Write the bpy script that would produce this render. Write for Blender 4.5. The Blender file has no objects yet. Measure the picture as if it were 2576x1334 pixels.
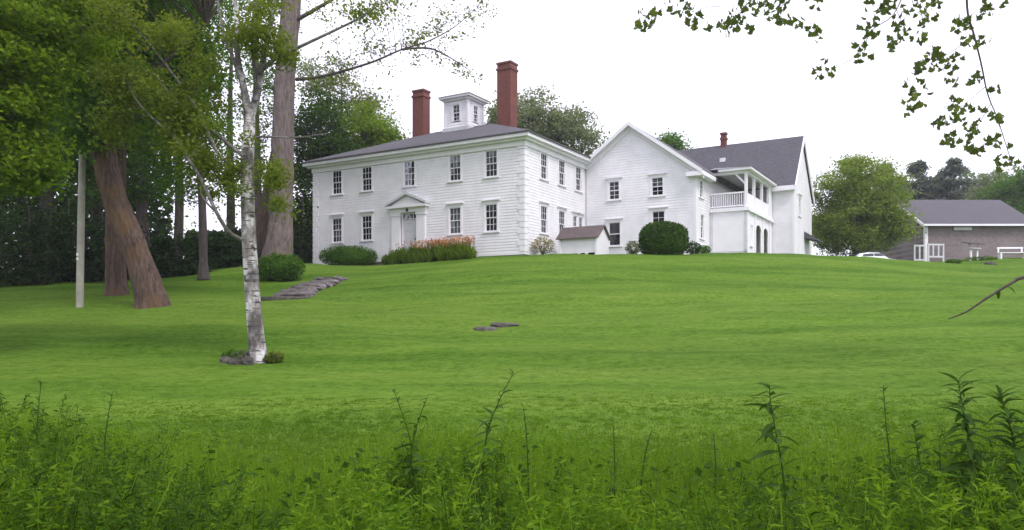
import bpy, math, random
import numpy as np
from mathutils import Vector, Matrix, noise as mnoise
R = math.radians
rng = np.random.default_rng(7)
random.seed(7)
sc = bpy.context.scene
COL = sc.collection

# ------------------------------------------------------------------ camera
EYE = 1.65            # eye height over the road verge
F, CX, HZ = 1989.0, 1288.0, 820.0   # focal length, centre column and horizon row in a 2576 px wide picture
cam_d = bpy.data.cameras.new('camera')
cam_d.sensor_width = 36.0
cam_d.lens = 36.0 * F / 2576.0
cam_d.shift_y = (HZ - 667.0) / 2576.0
cam_d.clip_start = 0.1
cam_d.clip_end = 6000
cam = bpy.data.objects.new('camera', cam_d)
cam.location = (0, 0, EYE)
cam.rotation_euler = (R(90), 0, 0)
COL.objects.link(cam)
sc.camera = cam

# ------------------------------------------------------------------ sky, sun, exposure
SUN_EL, SUN_AZ = 52.0, 145.0     # azimuth clockwise from +Y (the viewing direction)
w = bpy.data.worlds.new('World'); sc.world = w; w.use_nodes = True
nt = w.node_tree; nt.nodes.clear()
out = nt.nodes.new('ShaderNodeOutputWorld')
bg = nt.nodes.new('ShaderNodeBackground')
sky = nt.nodes.new('ShaderNodeTexSky'); sky.sky_type = 'NISHITA'; sky.sun_disc = False
sky.sun_elevation = R(SUN_EL); sky.sun_rotation = R(SUN_AZ); sky.dust_density = 4.0
mix = nt.nodes.new('ShaderNodeMixRGB'); mix.inputs[0].default_value = 0.86
mix.inputs[2].default_value = (12.8, 12.5, 14.6, 1)      # bright even overcast
nt.links.new(sky.outputs[0], mix.inputs[1])
nt.links.new(mix.outputs[0], bg.inputs[0]); bg.inputs[1].default_value = 0.1
nt.links.new(bg.outputs[0], out.inputs[0])
sd = bpy.data.lights.new('sun', 'SUN'); sd.energy = 1.5; sd.angle = R(14); sd.color = (1.0, 0.95, 0.88)
sun = bpy.data.objects.new('sun', sd); COL.objects.link(sun)
az, el = R(SUN_AZ), R(SUN_EL)
sdir = Vector((math.sin(az) * math.cos(el), math.cos(az) * math.cos(el), math.sin(el)))
sun.rotation_euler = sdir.to_track_quat('Z', 'Y').to_euler()
sun.location = sdir * 60
vs = sc.view_settings
vs.view_transform = 'Standard'; vs.look = 'None'; vs.exposure = 0.46; vs.gamma = 1.0; vs.use_curve_mapping = False
sc.cycles.max_bounces = 6; sc.cycles.diffuse_bounces = 3; sc.cycles.transparent_max_bounces = 6
sc.cycles.transmission_bounces = 3; sc.cycles.glossy_bounces = 2
sc.cycles.caustics_reflective = False; sc.cycles.caustics_refractive = False
sc.cycles.use_denoising = True

def pt(px, py, Y):
    """point seen at (px,py) of the 2576 px wide picture at distance Y"""
    return Vector(((px - CX) / F * Y, Y, EYE + (HZ - py) / F * Y))

# ------------------------------------------------------------------ materials
MATS = {}
def nmat(name):
    m = bpy.data.materials.new(name); m.use_nodes = True
    t = m.node_tree
    return m, t, t.nodes['Principled BSDF'], t.nodes['Material Output']

def ramp(t, fac, cols):
    r = t.nodes.new('ShaderNodeValToRGB')
    el = r.color_ramp.elements
    while len(el) < len(cols): el.new(0.5)
    for i, (p, c) in enumerate(cols):
        el[i].position = p; el[i].color = (c[0], c[1], c[2], 1)
    t.links.new(fac, r.inputs[0])
    return r.outputs[0]

def coords(t, scale=(1, 1, 1), kind='Object', rot=(0, 0, 0)):
    tc = t.nodes.new('ShaderNodeTexCoord'); mp = t.nodes.new('ShaderNodeMapping')
    mp.inputs['Scale'].default_value = scale; mp.inputs['Rotation'].default_value = rot
    t.links.new(tc.outputs[kind], mp.inputs[0])
    return mp.outputs[0]

def noise(t, vec, scale, detail=4, rough=0.55):
    n = t.nodes.new('ShaderNodeTexNoise')
    n.inputs['Scale'].default_value = scale; n.inputs['Detail'].default_value = detail
    n.inputs['Roughness'].default_value = rough
    t.links.new(vec, n.inputs['Vector'])
    return n.outputs[0]

def mixc(t, fac, a, b, mode='MIX'):
    m = t.nodes.new('ShaderNodeMixRGB'); m.blend_type = mode
    for i, v in ((0, fac), (1, a), (2, b)):
        if hasattr(v, 'links'): t.links.new(v, m.inputs[i])
        elif i == 0: m.inputs[0].default_value = v
        else: m.inputs[i].default_value = (v[0], v[1], v[2], 1)
    return m.outputs[0]

def bump(t, bsdf, h, strength, dist=0.02):
    b = t.nodes.new('ShaderNodeBump'); b.inputs['Strength'].default_value = strength
    b.inputs['Distance'].default_value = dist
    t.links.new(h, b.inputs['Height']); t.links.new(b.outputs[0], bsdf.inputs['Normal'])

def paint(name, c, wear=0.12, rough=0.55, wearc=None, scale=1.2):
    m, t, b, o = nmat(name)
    v = coords(t)
    f = noise(t, v, scale, 6, 0.65)
    wc = wearc or tuple(x * (1 - wear) for x in c)
    col = ramp(t, f, [(0.35, wc), (0.62, c)])
    v2 = coords(t, (9, 9, 0.8))
    f2 = noise(t, v2, 1.5, 4)
    col = mixc(t, 0.25, col, ramp(t, f2, [(0.3, wc), (0.6, c)]))
    t.links.new(col, b.inputs['Base Color']); b.inputs['Roughness'].default_value = rough
    MATS[name] = m; return m

paint('clapboard_paint', (0.83, 0.82, 0.86), 0.16, 0.6, (0.72, 0.71, 0.75))
paint('trim_paint', (0.83, 0.815, 0.86), 0.08, 0.5)
paint('grey_trim', (0.62, 0.63, 0.67), 0.2, 0.6)
paint('door_paint', (0.62, 0.60, 0.64), 0.1, 0.5)
paint('porch_ceiling', (0.42, 0.42, 0.40), 0.15, 0.7)
paint('interior_dark', (0.03, 0.03, 0.034), 0.2, 0.9)  # near-black paint carries the darkness of unlit insides
paint('blind_white', (0.72, 0.71, 0.72), 0.2, 0.8)
paint('blind_grey', (0.16, 0.16, 0.19), 0.3, 0.8)
paint('iron', (0.03, 0.03, 0.035), 0.2, 0.5)
paint('pole_wood', (0.36, 0.35, 0.31), 0.4, 0.85, (0.24, 0.22, 0.19), 3)
paint('rust_shed_roof', (0.125, 0.092, 0.09), 0.4, 0.9, (0.075, 0.064, 0.066), 3)

def shingles(name, c1, c2, c3, rowh=0.14, bw=0.3, vertical=False):
    m, t, b, o = nmat(name)
    v = coords(t, (1, 1, 1))
    if vertical:   # walls: rows over z
        mp = coords(t, (1, 1, 1), 'Object', (R(90), 0, 0))
    else:
        mp = v
    br = t.nodes.new('ShaderNodeTexBrick'); br.inputs['Scale'].default_value = 1
    br.inputs['Brick Width'].default_value = bw; br.inputs['Row Height'].default_value = rowh
    br.inputs['Mortar Size'].default_value = 0.012
    br.inputs['Color1'].default_value = (*c1, 1); br.inputs['Color2'].default_value = (*c2, 1)
    br.inputs['Mortar'].default_value = tuple(x * 0.5 for x in c1) + (1,)
    t.links.new(mp, br.inputs['Vector'])
    f = noise(t, v, 0.5, 5); 
    col = mixc(t, ramp(t, f, [(0.35, (0, 0, 0)), (0.7, (0.75, 0.75, 0.75))]), br.outputs['Color'], c3)
    f3 = noise(t, coords(t), 14, 4)
    col = mixc(t, 0.35, col, ramp(t, f3, [(0.3, tuple(x*0.5 for x in c1)), (0.7, tuple(min(1, x*1.6) for x in c2))]))
    t.links.new(col, b.inputs['Base Color']); b.inputs['Roughness'].default_value = 0.9
    bump(t, b, br.outputs['Fac'], 0.4, -0.02)
    MATS[name] = m
shingles('roof_shingle', (0.068, 0.066, 0.078), (0.10, 0.096, 0.112), (0.08, 0.078, 0.092))
shingles('porch_roof_shingle', (0.20, 0.20, 0.24), (0.25, 0.24, 0.28), (0.22, 0.21, 0.25))
shingles('barn_roof_shingle', (0.075, 0.069, 0.082), (0.10, 0.091, 0.107), (0.086, 0.08, 0.095))
shingles('barn_wall_shingle', (0.12, 0.098, 0.10), (0.22, 0.18, 0.185), (0.27, 0.235, 0.245), 0.2, 0.25, True)

def brick(name):
    m, t, b, o = nmat(name)
    mp = coords(t, (1, 1, 1), 'Object', (R(90), 0, 0))
    br = t.nodes.new('ShaderNodeTexBrick'); br.inputs['Scale'].default_value = 1
    br.inputs['Brick Width'].default_value = 0.215; br.inputs['Row Height'].default_value = 0.075
    br.inputs['Mortar Size'].default_value = 0.009
    br.inputs['Color1'].default_value = (0.19, 0.038, 0.026, 1); br.inputs['Color2'].default_value = (0.105, 0.024, 0.02, 1)
    br.inputs['Mortar'].default_value = (0.20, 0.12, 0.10, 1)
    t.links.new(mp, br.inputs['Vector'])
    f = noise(t, coords(t), 2.2, 5)
    col = mixc(t, ramp(t, f, [(0.4, (0, 0, 0)), (0.75, (0.6, 0.6, 0.6))]), br.outputs['Color'], (0.13, 0.05, 0.045))
    t.links.new(col, b.inputs['Base Color']); b.inputs['Roughness'].default_value = 0.9
    bump(t, b, br.outputs['Fac'], 0.5, -0.01)
    MATS[name] = m
brick('brick')

def stone(name, c1, c2, c3, scale=3):
    m, t, b, o = nmat(name)
    v = coords(t)
    f = noise(t, v, scale, 8, 0.65)
    col = ramp(t, f, [(0.3, c1), (0.5, c2), (0.72, c3)])
    t.links.new(col, b.inputs['Base Color']); b.inputs['Roughness'].default_value = 0.92
    bump(t, b, noise(t, v, scale * 4, 6), 0.6, 0.03)
    MATS[name] = m
stone('field_stone', (0.08, 0.075, 0.075), (0.17, 0.15, 0.155), (0.27, 0.25, 0.25))
stone('step_stone', (0.045, 0.04, 0.036), (0.095, 0.083, 0.08), (0.17, 0.15, 0.148))
stone('dark_stone', (0.028, 0.026, 0.022), (0.06, 0.054, 0.046), (0.13, 0.12, 0.10))
stone('foundation_stone', (0.10, 0.10, 0.10), (0.20, 0.19, 0.19), (0.32, 0.31, 0.31))
stone('garden_soil', (0.02, 0.015, 0.01), (0.045, 0.032, 0.022), (0.07, 0.055, 0.04), 6)

def bark(name, c1, c2, c3, sc_=(6, 6, 1.1), moss=None, bstr=1.0):
    m, t, b, o = nmat(name)
    v = coords(t, sc_)
    f = noise(t, v, 1.6, 8, 0.7)
    col = ramp(t, f, [(0.32, c1), (0.5, c2), (0.7, c3)])
    if moss:
        f2 = noise(t, coords(t), 1.1, 5, 0.6)
        col = mixc(t, ramp(t, f2, [(0.5, (0, 0, 0)), (0.68, (0.8, 0.8, 0.8))]), col, moss)
    t.links.new(col, b.inputs['Base Color']); b.inputs['Roughness'].default_value = 0.95
    bump(t, b, f, bstr, 0.06)
    MATS[name] = m
bark('pine_bark', (0.028, 0.018, 0.014), (0.088, 0.056, 0.044), (0.17, 0.115, 0.095), moss=(0.125, 0.07, 0.03))
bark('grey_bark', (0.065, 0.05, 0.05), (0.155, 0.122, 0.122), (0.25, 0.205, 0.205), moss=(0.15, 0.13, 0.055))
bark('dark_bark', (0.03, 0.025, 0.024), (0.07, 0.055, 0.052), (0.11, 0.09, 0.085))
bark('birch_limb', (0.06, 0.052, 0.05), (0.16, 0.145, 0.14), (0.34, 0.32, 0.32), (4, 4, 6))
bark('twig_bark', (0.045, 0.035, 0.032), (0.09, 0.07, 0.062), (0.14, 0.12, 0.11), (10, 10, 4))

def birch():
    m, t, b, o = nmat('birch_bark')
    v = coords(t, (1, 1, 1))
    f = noise(t, coords(t, (3.2, 3.2, 1.6)), 1.0, 5, 0.65)
    base = ramp(t, f, [(0.42, (0.085, 0.075, 0.073)), (0.52, (0.25, 0.23, 0.225)), (0.62, (0.60, 0.585, 0.59))])
    lent = noise(t, coords(t, (2.2, 2.2, 16)), 1.3, 3, 0.6)
    col = mixc(t, ramp(t, lent, [(0.56, (0, 0, 0)), (0.63, (1, 1, 1))]), base, (0.05, 0.045, 0.045))
    knots = noise(t, coords(t, (4, 4, 5)), 1.3, 2, 0.5)
    col = mixc(t, ramp(t, knots, [(0.66, (0, 0, 0)), (0.71, (1, 1, 1))]), col, (0.03, 0.028, 0.028))
    t.links.new(col, b.inputs['Base Color']); b.inputs['Roughness'].default_value = 0.75
    bump(t, b, lent, 0.5, 0.02)
    MATS['birch_bark'] = m
birch()

def leafmat(name, cols, transl=0.38, rough=0.75, patch=None):
    """cols: 3 linear greens picked per leaf"""
    m, t, b, o = nmat(name)
    g = t.nodes.new('ShaderNodeNewGeometry')
    n = len(cols)
    col = ramp(t, g.outputs['Random Per Island'], [(i / max(1, n - 1), c) for i, c in enumerate(cols)])
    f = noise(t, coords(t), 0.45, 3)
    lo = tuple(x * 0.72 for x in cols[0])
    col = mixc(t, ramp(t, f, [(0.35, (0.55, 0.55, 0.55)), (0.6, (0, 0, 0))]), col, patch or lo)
    t.links.new(col, b.inputs['Base Color']); b.inputs['Roughness'].default_value = rough
    b.inputs['Specular IOR Level'].default_value = 0.05
    tr = t.nodes.new('ShaderNodeBsdfTranslucent')
    br = t.nodes.new('ShaderNodeMixRGB'); br.blend_type = 'MULTIPLY'; br.inputs[0].default_value = 1
    br.inputs[2].default_value = (1.25, 1.25, 0.6, 1)
    t.links.new(col, br.inputs[1]); t.links.new(br.outputs[0], tr.inputs[0])
    ms = t.nodes.new('ShaderNodeMixShader'); ms.inputs[0].default_value = transl
    t.links.new(b.outputs[0], ms.inputs[1]); t.links.new(tr.outputs[0], ms.inputs[2])
    t.links.new(ms.outputs[0], o.inputs[0])
    MATS[name] = m
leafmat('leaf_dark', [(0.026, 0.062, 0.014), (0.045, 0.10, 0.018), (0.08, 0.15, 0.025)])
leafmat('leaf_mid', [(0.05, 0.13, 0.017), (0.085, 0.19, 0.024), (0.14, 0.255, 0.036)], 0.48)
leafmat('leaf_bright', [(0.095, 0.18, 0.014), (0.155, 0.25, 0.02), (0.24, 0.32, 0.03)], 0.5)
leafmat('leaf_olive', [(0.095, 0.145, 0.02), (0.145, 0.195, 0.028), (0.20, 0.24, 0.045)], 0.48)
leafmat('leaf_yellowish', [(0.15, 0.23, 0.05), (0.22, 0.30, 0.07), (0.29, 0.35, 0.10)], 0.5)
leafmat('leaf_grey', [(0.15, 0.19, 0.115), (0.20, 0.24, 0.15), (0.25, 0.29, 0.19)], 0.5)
leafmat('leaf_pine', [(0.11, 0.145, 0.15), (0.15, 0.185, 0.185), (0.19, 0.22, 0.215)], 0.4)  # pale blue-grey puts distance haze into the needle colour
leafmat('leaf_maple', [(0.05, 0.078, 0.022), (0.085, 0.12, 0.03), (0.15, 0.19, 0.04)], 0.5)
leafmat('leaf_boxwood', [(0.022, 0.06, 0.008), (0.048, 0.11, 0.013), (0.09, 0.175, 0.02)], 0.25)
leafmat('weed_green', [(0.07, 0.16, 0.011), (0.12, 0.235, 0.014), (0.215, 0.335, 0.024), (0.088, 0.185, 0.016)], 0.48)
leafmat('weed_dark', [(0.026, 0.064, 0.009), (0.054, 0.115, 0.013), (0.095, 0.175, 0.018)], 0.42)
leafmat('weed_spire', [(0.03, 0.07, 0.014), (0.055, 0.115, 0.02), (0.09, 0.16, 0.03)], 0.35)
leafmat('lily_orange', [(0.60, 0.24, 0.13), (0.70, 0.36, 0.22), (0.68, 0.46, 0.34)], 0.3)
leafmat('blossom_peach', [(0.70, 0.50, 0.38), (0.75, 0.62, 0.5), (0.55, 0.5, 0.33)], 0.3)

def lawnmat(name, blade=False):
    m, t, b, o = nmat(name)
    v = coords(t, (1, 1, 1))
    big = noise(t, coords(t, (0.06, 0.13, 0.1)), 1.0, 4, 0.6)
    mid = noise(t, coords(t, (0.16, 0.95, 0.4)), 1.0, 7, 0.7)
    fine = noise(t, coords(t, (1.0, 1.6, 1.0)), 2.4, 7, 0.72)
    col = ramp(t, mid, [(0.30, (0.050, 0.112, 0.011)), (0.43, (0.082, 0.156, 0.016)), (0.55, (0.106, 0.184, 0.022)), (0.72, (0.150, 0.224, 0.038))])
    col = mixc(t, ramp(t, big, [(0.40, (0, 0, 0)), (0.62, (0.7, 0.7, 0.7))]), col, (0.138, 0.212, 0.034))
    col = mixc(t, 0.5, col, ramp(t, fine, [(0.32, (0.034, 0.086, 0.007)), (0.48, (0.090, 0.167, 0.018)), (0.66, (0.150, 0.228, 0.038))]))
    st = noise(t, coords(t, (0.32, 1.3, 0.6)), 1.25, 6, 0.72)
    col = mixc(t, 0.38, col, ramp(t, st, [(0.34, (0.036, 0.09, 0.008)), (0.5, (0.092, 0.168, 0.019)), (0.66, (0.16, 0.236, 0.044))]))
    gr = noise(t, coords(t, (1, 1, 1)), 6.5, 5, 0.75)
    col = mixc(t, 0.75, col, ramp(t, gr, [(0.32, (0.45, 0.5, 0.4)), (0.5, (1, 1, 1)), (0.68, (1, 1, 1))]), 'MULTIPLY')
    col = mixc(t, ramp(t, gr, [(0.52, (0, 0, 0)), (0.72, (0.55, 0.55, 0.55))]), col, (0.19, 0.27, 0.055))
    dry = noise(t, coords(t, (0.5, 0.8, 0.5)), 0.8, 6, 0.7)
    col = mixc(t, ramp(t, dry, [(0.60, (0, 0, 0)), (0.75, (0.3, 0.3, 0.3))]), col, (0.17, 0.205, 0.055))
    if blade:
        g = t.nodes.new('ShaderNodeNewGeometry')
        col = mixc(t, 0.25, col, ramp(t, g.outputs['Random Per Island'], [(0, (0.12, 0.20, 0.025)), (0.5, (0.16, 0.25, 0.035)), (1, (0.21, 0.29, 0.06))]))
    mow = noise(t, coords(t, (0.045, 0.42, 0.25)), 1.0, 3, 0.55)
    col = mixc(t, 1.0, col, ramp(t, mow, [(0.36, (0.62, 0.74, 0.55)), (0.48, (0.86, 0.92, 0.8)), (0.60, (1.0, 1.0, 0.95))]), 'MULTIPLY')
    t.links.new(col, b.inputs['Base Color']); b.inputs['Roughness'].default_value = 0.85
    b.inputs['Specular IOR Level'].default_value = 0.02
    if not blade: bump(t, b, gr, 0.7, 0.05)
    MATS[name] = m
lawnmat('lawn')
leafmat('lawn_tuft', [(0.085, 0.165, 0.018), (0.12, 0.205, 0.024), (0.165, 0.245, 0.038)], 0.5, 0.9)

def glass():
    m, t, b, o = nmat('glass')
    tr = t.nodes.new('ShaderNodeBsdfTransparent'); tr.inputs[0].default_value = (0.75, 0.77, 0.80, 1)
    gl = t.nodes.new('ShaderNodeBsdfGlossy'); gl.inputs['Roughness'].default_value = 0.03
    fr = t.nodes.new('ShaderNodeFresnel'); fr.inputs[0].default_value = 1.55
    v = coords(t); bp = t.nodes.new('ShaderNodeBump'); bp.inputs['Strength'].default_value = 0.25; bp.inputs['Distance'].default_value = 0.05
    t.links.new(noise(t, v, 1.7, 2), bp.inputs['Height']); t.links.new(bp.outputs[0], gl.inputs['Normal'])
    ms = t.nodes.new('ShaderNodeMixShader')
    t.links.new(fr.outputs[0], ms.inputs[0]); t.links.new(tr.outputs[0], ms.inputs[1]); t.links.new(gl.outputs[0], ms.inputs[2])
    t.links.new(ms.outputs[0], o.inputs[0]); MATS['glass'] = m
glass()
def simple(name, c, rough=0.5, metal=0.0):
    m, t, b, o = nmat(name)
    f = noise(t, coords(t), 3, 4)
    col = ramp(t, f, [(0.3, tuple(x * 0.85 for x in c)), (0.7, c)])
    t.links.new(col, b.inputs['Base Color']); b.inputs['Roughness'].default_value = rough; b.inputs['Metallic'].default_value = metal
    MATS[name] = m
simple('car_paint', (0.50, 0.54, 0.60), 0.25, 0.3); simple('car_glass', (0.05, 0.06, 0.07), 0.08)
simple('tyre', (0.02, 0.02, 0.02), 0.8); simple('chrome', (0.6, 0.6, 0.62), 0.2, 0.9); simple('vent_metal', (0.75, 0.75, 0.76), 0.4, 0.2)

# ------------------------------------------------------------------ mesh helpers
def link(o, parent=None):
    COL.objects.link(o)
    if parent is not None: o.parent = parent
    return o

def tag(o, label=None, cat=None, group=None, kind=None):
    if label: o['label'] = label
    if cat: o['category'] = cat
    if group: o['group'] = group
    if kind: o['kind'] = kind
    return o

def empty(name, loc=(0, 0, 0), rz=0, parent=None):
    o = bpy.data.objects.new(name, None); o.empty_display_size = 0.3
    o.location = loc; o.rotation_euler = (0, 0, rz)
    return link(o, parent)

class MB:
    def __init__(s): s.v = []; s.f = []; s.smooth = False
    def add(s, vs, fs):
        n = len(s.v); s.v += [tuple(p) for p in vs]; s.f += [tuple(i + n for i in f) for f in fs]; return s
    def box(s, x0, x1, y0, y1, z0, z1):
        return s.add([(x0, y0, z0), (x1, y0, z0), (x1, y1, z0), (x0, y1, z0), (x0, y0, z1), (x1, y0, z1), (x1, y1, z1), (x0, y1, z1)],
                     [(3, 2, 1, 0), (4, 5, 6, 7), (0, 1, 5, 4), (1, 2, 6, 5), (2, 3, 7, 6), (3, 0, 4, 7)])
    def slab(s, pts, th):
        """pts: top polygon, extruded straight down by th"""
        n = len(pts); v = [tuple(p) for p in pts] + [(p[0], p[1], p[2] - th) for p in pts]
        f = [tuple(range(n)), tuple(reversed(range(n, 2 * n)))]
        f += [(i, i + n, (i + 1) % n + n, (i + 1) % n) for i in range(n)]
        return s.add(v, f)
    def prism(s, pts, d):
        n = len(pts); d = Vector(d); v = [tuple(p) for p in pts] + [tuple(Vector(p) + d) for p in pts]
        f = [tuple(reversed(range(n))), tuple(range(n, 2 * n))]
        f += [(i, (i + 1) % n, (i + 1) % n + n, i + n) for i in range(n)]
        return s.add(v, f)
    def tube(s, pts, rad, n=8, wob=0.0, seed=0, cap=True, furrow=0.0, flare=0.0):
        s.smooth = True
        pts = [Vector(p) for p in pts]; rings = []
        rr = random.Random(seed)
        side = None
        for i, p in enumerate(pts):
            d = (pts[min(i + 1, len(pts) - 1)] - pts[max(i - 1, 0)])
            if d.length < 1e-6: d = Vector((0, 0, 1))
            d.normalize()
            if side is None: side = d.orthogonal().normalized()
            else:
                side = side - d * side.dot(d)
                side = side.normalized() if side.length > 1e-5 else d.orthogonal().normalized()
            up = d.cross(side)
            ring = []
            for k in range(n):
                a = 2 * math.pi * k / n
                q = p + (side * math.cos(a) + up * math.sin(a)) * rad[i]
                if wob:
                    nz = mnoise.noise(Vector((math.cos(a) * 1.7 + seed, math.sin(a) * 1.7, p.z * 0.9)))
                    q = q + (q - p) * (wob * nz)
                if furrow:
                    ca, sa_ = math.cos(a), math.sin(a)
                    nf = mnoise.noise(Vector((ca * 5.5 + seed, sa_ * 5.5, p.z * .55))) + .6 * mnoise.noise(Vector((ca * 11, sa_ * 11 + seed, p.z * 1.6)))
                    q = q + (q - p).normalized() * furrow * (abs(nf) * 2 - .5)
                if flare:
                    hh_ = max(0.0, (p - pts[0]).length - .2)
                    q = q + (q - p) * flare * math.exp(-hh_ / (rad[0] * .9)) * (.45 + .55 * math.cos(a * 5 + seed) * math.cos(a * 2 + 1))
                ring.append(q)
            rings.append(ring)
        v = [q for r in rings for q in r]; f = []
        for i in range(len(rings) - 1):
            for k in range(n):
                a, b = i * n + k, i * n + (k + 1) % n
                f.append((a, b, b + n, a + n))
        if cap: f.append(tuple(range(len(v) - n, len(v)))); f.append(tuple(reversed(range(n))))
        return s.add(v, f)
    def mesh(s, name, mat):
        me = bpy.data.meshes.new(name); me.from_pydata(s.v, [], s.f); me.update()
        if mat: me.materials.append(MATS[mat])
        if s.smooth: me.polygons.foreach_set('use_smooth', [True] * len(me.polygons))
        return me
    def build(s, name, mat, parent=None, loc=None):
        o = bpy.data.objects.new(name, s.mesh(name, mat))
        if loc is not None: o.location = loc
        return link(o, parent)

def smooth_path(pts, rad, sub=5):
    P = [Vector(p) for p in pts]; n = len(P); out_p, out_r = [], []
    for i in range(n - 1):
        p0, p1, p2, p3 = P[max(i - 1, 0)], P[i], P[i + 1], P[min(i + 2, n - 1)]
        for k in range(sub):
            t = k / sub
            q = 0.5 * ((2 * p1) + (p2 - p0) * t + (2 * p0 - 5 * p1 + 4 * p2 - p3) * t * t + (3 * p1 - p0 - 3 * p2 + p3) * t ** 3)
            out_p.append(q); out_r.append(rad[i] * (1 - t) + rad[i + 1] * t)
    out_p.append(P[-1]); out_r.append(rad[-1])
    return out_p, out_r

def np_quads(name, V, mat, parent=None, smooth=False, loc=None):
    """V: (N,4,3) array of quads"""
    N = len(V)
    me = bpy.data.meshes.new(name)
    V = np.ascontiguousarray(V, dtype=np.float32)
    if loc is not None: V = V - np.array(loc, dtype=np.float32)
    me.vertices.add(N * 4); me.vertices.foreach_set('co', V.ravel())
    me.loops.add(N * 4); me.loops.foreach_set('vertex_index', np.arange(N * 4, dtype=np.int32))
    me.polygons.add(N); me.polygons.foreach_set('loop_start', np.arange(0, N * 4, 4, dtype=np.int32))
    try: me.polygons.foreach_set('loop_total', np.full(N, 4, dtype=np.int32))
    except Exception: pass
    me.update(calc_edges=True)
    me.materials.append(MATS[mat])
    o = bpy.data.objects.new(name, me)
    return link(o, parent)

def unit(a): return a / np.maximum(np.linalg.norm(a, axis=1, keepdims=True), 1e-9)

def leaf_quads(C, size, aspect=0.6, flat=0.35, hang=0.0, dirs=None):
    """rhombic folded leaf at every centre; size (N,)"""
    N = len(C); size = np.broadcast_to(size, (N,)) * rng.uniform(0.65, 1.3, N)
    d = rng.normal(size=(N, 3)) if dirs is None else dirs + rng.normal(scale=0.35, size=(N, 3))
    d[:, 2] = d[:, 2] * (1 - flat) - hang
    d = unit(d)
    up = rng.normal(size=(N, 3)) * 0.6 + np.array([0, 0, 1.0])
    s = unit(np.cross(d, up)); n = np.cross(s, d)
    L = size[:, None]; W = L * aspect * 0.5
    fold = L * rng.uniform(-0.15, 0.05, (N, 1))
    Q = np.empty((N, 4, 3))
    Q[:, 0] = C - d * L * 0.5
    Q[:, 1] = C + s * W - n * fold - d * L * 0.05
    Q[:, 2] = C + d * L * 0.5 + n * fold * 0.5
    Q[:, 3] = C - s * W - n * fold - d * L * 0.05
    return Q

def sample_ell(e, n, lo=0.35):
    c, r = np.array(e[:3]), np.array(e[3:6])
    d = unit(rng.normal(size=(n, 3)))
    rad = rng.uniform(lo ** 3, 1, (n, 1)) ** (1 / 3)
    return c + d * rad * r

def clump_leaves(cent, rc, per, squash=0.6):
    """leaf centres scattered in clumps"""
    N = len(cent)
    rcs = rc * rng.uniform(0.55, 1.35, N)
    off = rng.normal(size=(N, per, 3)) * 0.5
    off[:, :, 2] *= squash
    return (cent[:, None, :] + off * rcs[:, None, None]).reshape(-1, 3)

# ------------------------------------------------------------------ terrain
ctrl = [(0, 0, -1.65), (-8, 0, -1.75), (8, 0, -1.6), (0, -20, -1.8), (-40, -20, -1.9), (40, -20, -1.7)]
def cp(px, py, Y): ctrl.append(((px - CX) / F * Y, Y, (HZ - py) / F * Y))
for x, y, z in [(0, 5.8, -1.5), (-7, 6, -1.55), (7, 6, -1.48), (0, 10, -1.2), (-9, 10.5, -1.25), (9, 10, -1.12), (-30, 15, -1.0), (30, 15, -.55), (60, 20, 0.2), (-60, 20, -.6),
                (45, 45, 3.0), (60, 70, 4.9), (26, 58, 3.75), (30, 55, 4.0), (34, 62, 5.15), (45, 62, 5.3), (60, 90, 6), (0, 100, 4.6), (-60, 60, 3), (-30, 60, 3.4), (-15, 62, 3.9),
                (0, 60, 3.95), (18, 68, 3.9), (0.66, 42.4, 3.82), (-12.6, 50.2, 3.72), (-6, 45.6, 3.62), (4.6, 49, 3.9), (10.6, 45.4, 4.0), (14, 46.5, 4.0), (18.5, 51.5, 3.9), (-8, 56, 3.8)]:
    ctrl.append((x, y, z))
for a in [(650, 905, 17), (1288, 905, 16.8), (2000, 900, 16.5), (1288, 820, 23), (1288, 730, 30), (1288, 676, 36), (1250, 648, 40.5),
          (2400, 800, 22), (2400, 722, 32), (2400, 684, 40), (2360, 661, 47), (2520, 668, 50), (1900, 800, 23), (1900, 720, 31), (1900, 672, 37), (1900, 641, 42), (1880, 634, 44.5),
          (1600, 640, 43), (2150, 645, 46),
          (900, 700, 36), (950, 678, 41.5), (850, 672, 47), (900, 762, 29), (900, 832, 21), (640, 790, 25), (640, 722, 36), (300, 740, 31), (385, 770, 27), (200, 776, 27),
          (100, 725, 35), (0, 792, 26), (0, 870, 19), (300, 860, 19.5), (690, 660, 43), (480, 690, 42)]:
    cp(*a)
ctrl = np.array(ctrl, dtype=float)
CQ = 3.0
def rbf(d): return np.sqrt(d * d + CQ * CQ)
_D = rbf(np.linalg.norm(ctrl[:, None, :2] - ctrl[None, :, :2], axis=2))
_n = len(ctrl)
_A = np.zeros((_n + 3, _n + 3)); _A[:_n, :_n] = _D - np.eye(_n) * 0.25
_A[:_n, _n] = 1; _A[:_n, _n + 1:] = ctrl[:, :2]; _A[_n, :_n] = 1; _A[_n + 1:, :_n] = ctrl[:, :2].T
_W = np.linalg.solve(_A, np.concatenate([ctrl[:, 2], np.zeros(3)]))
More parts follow.
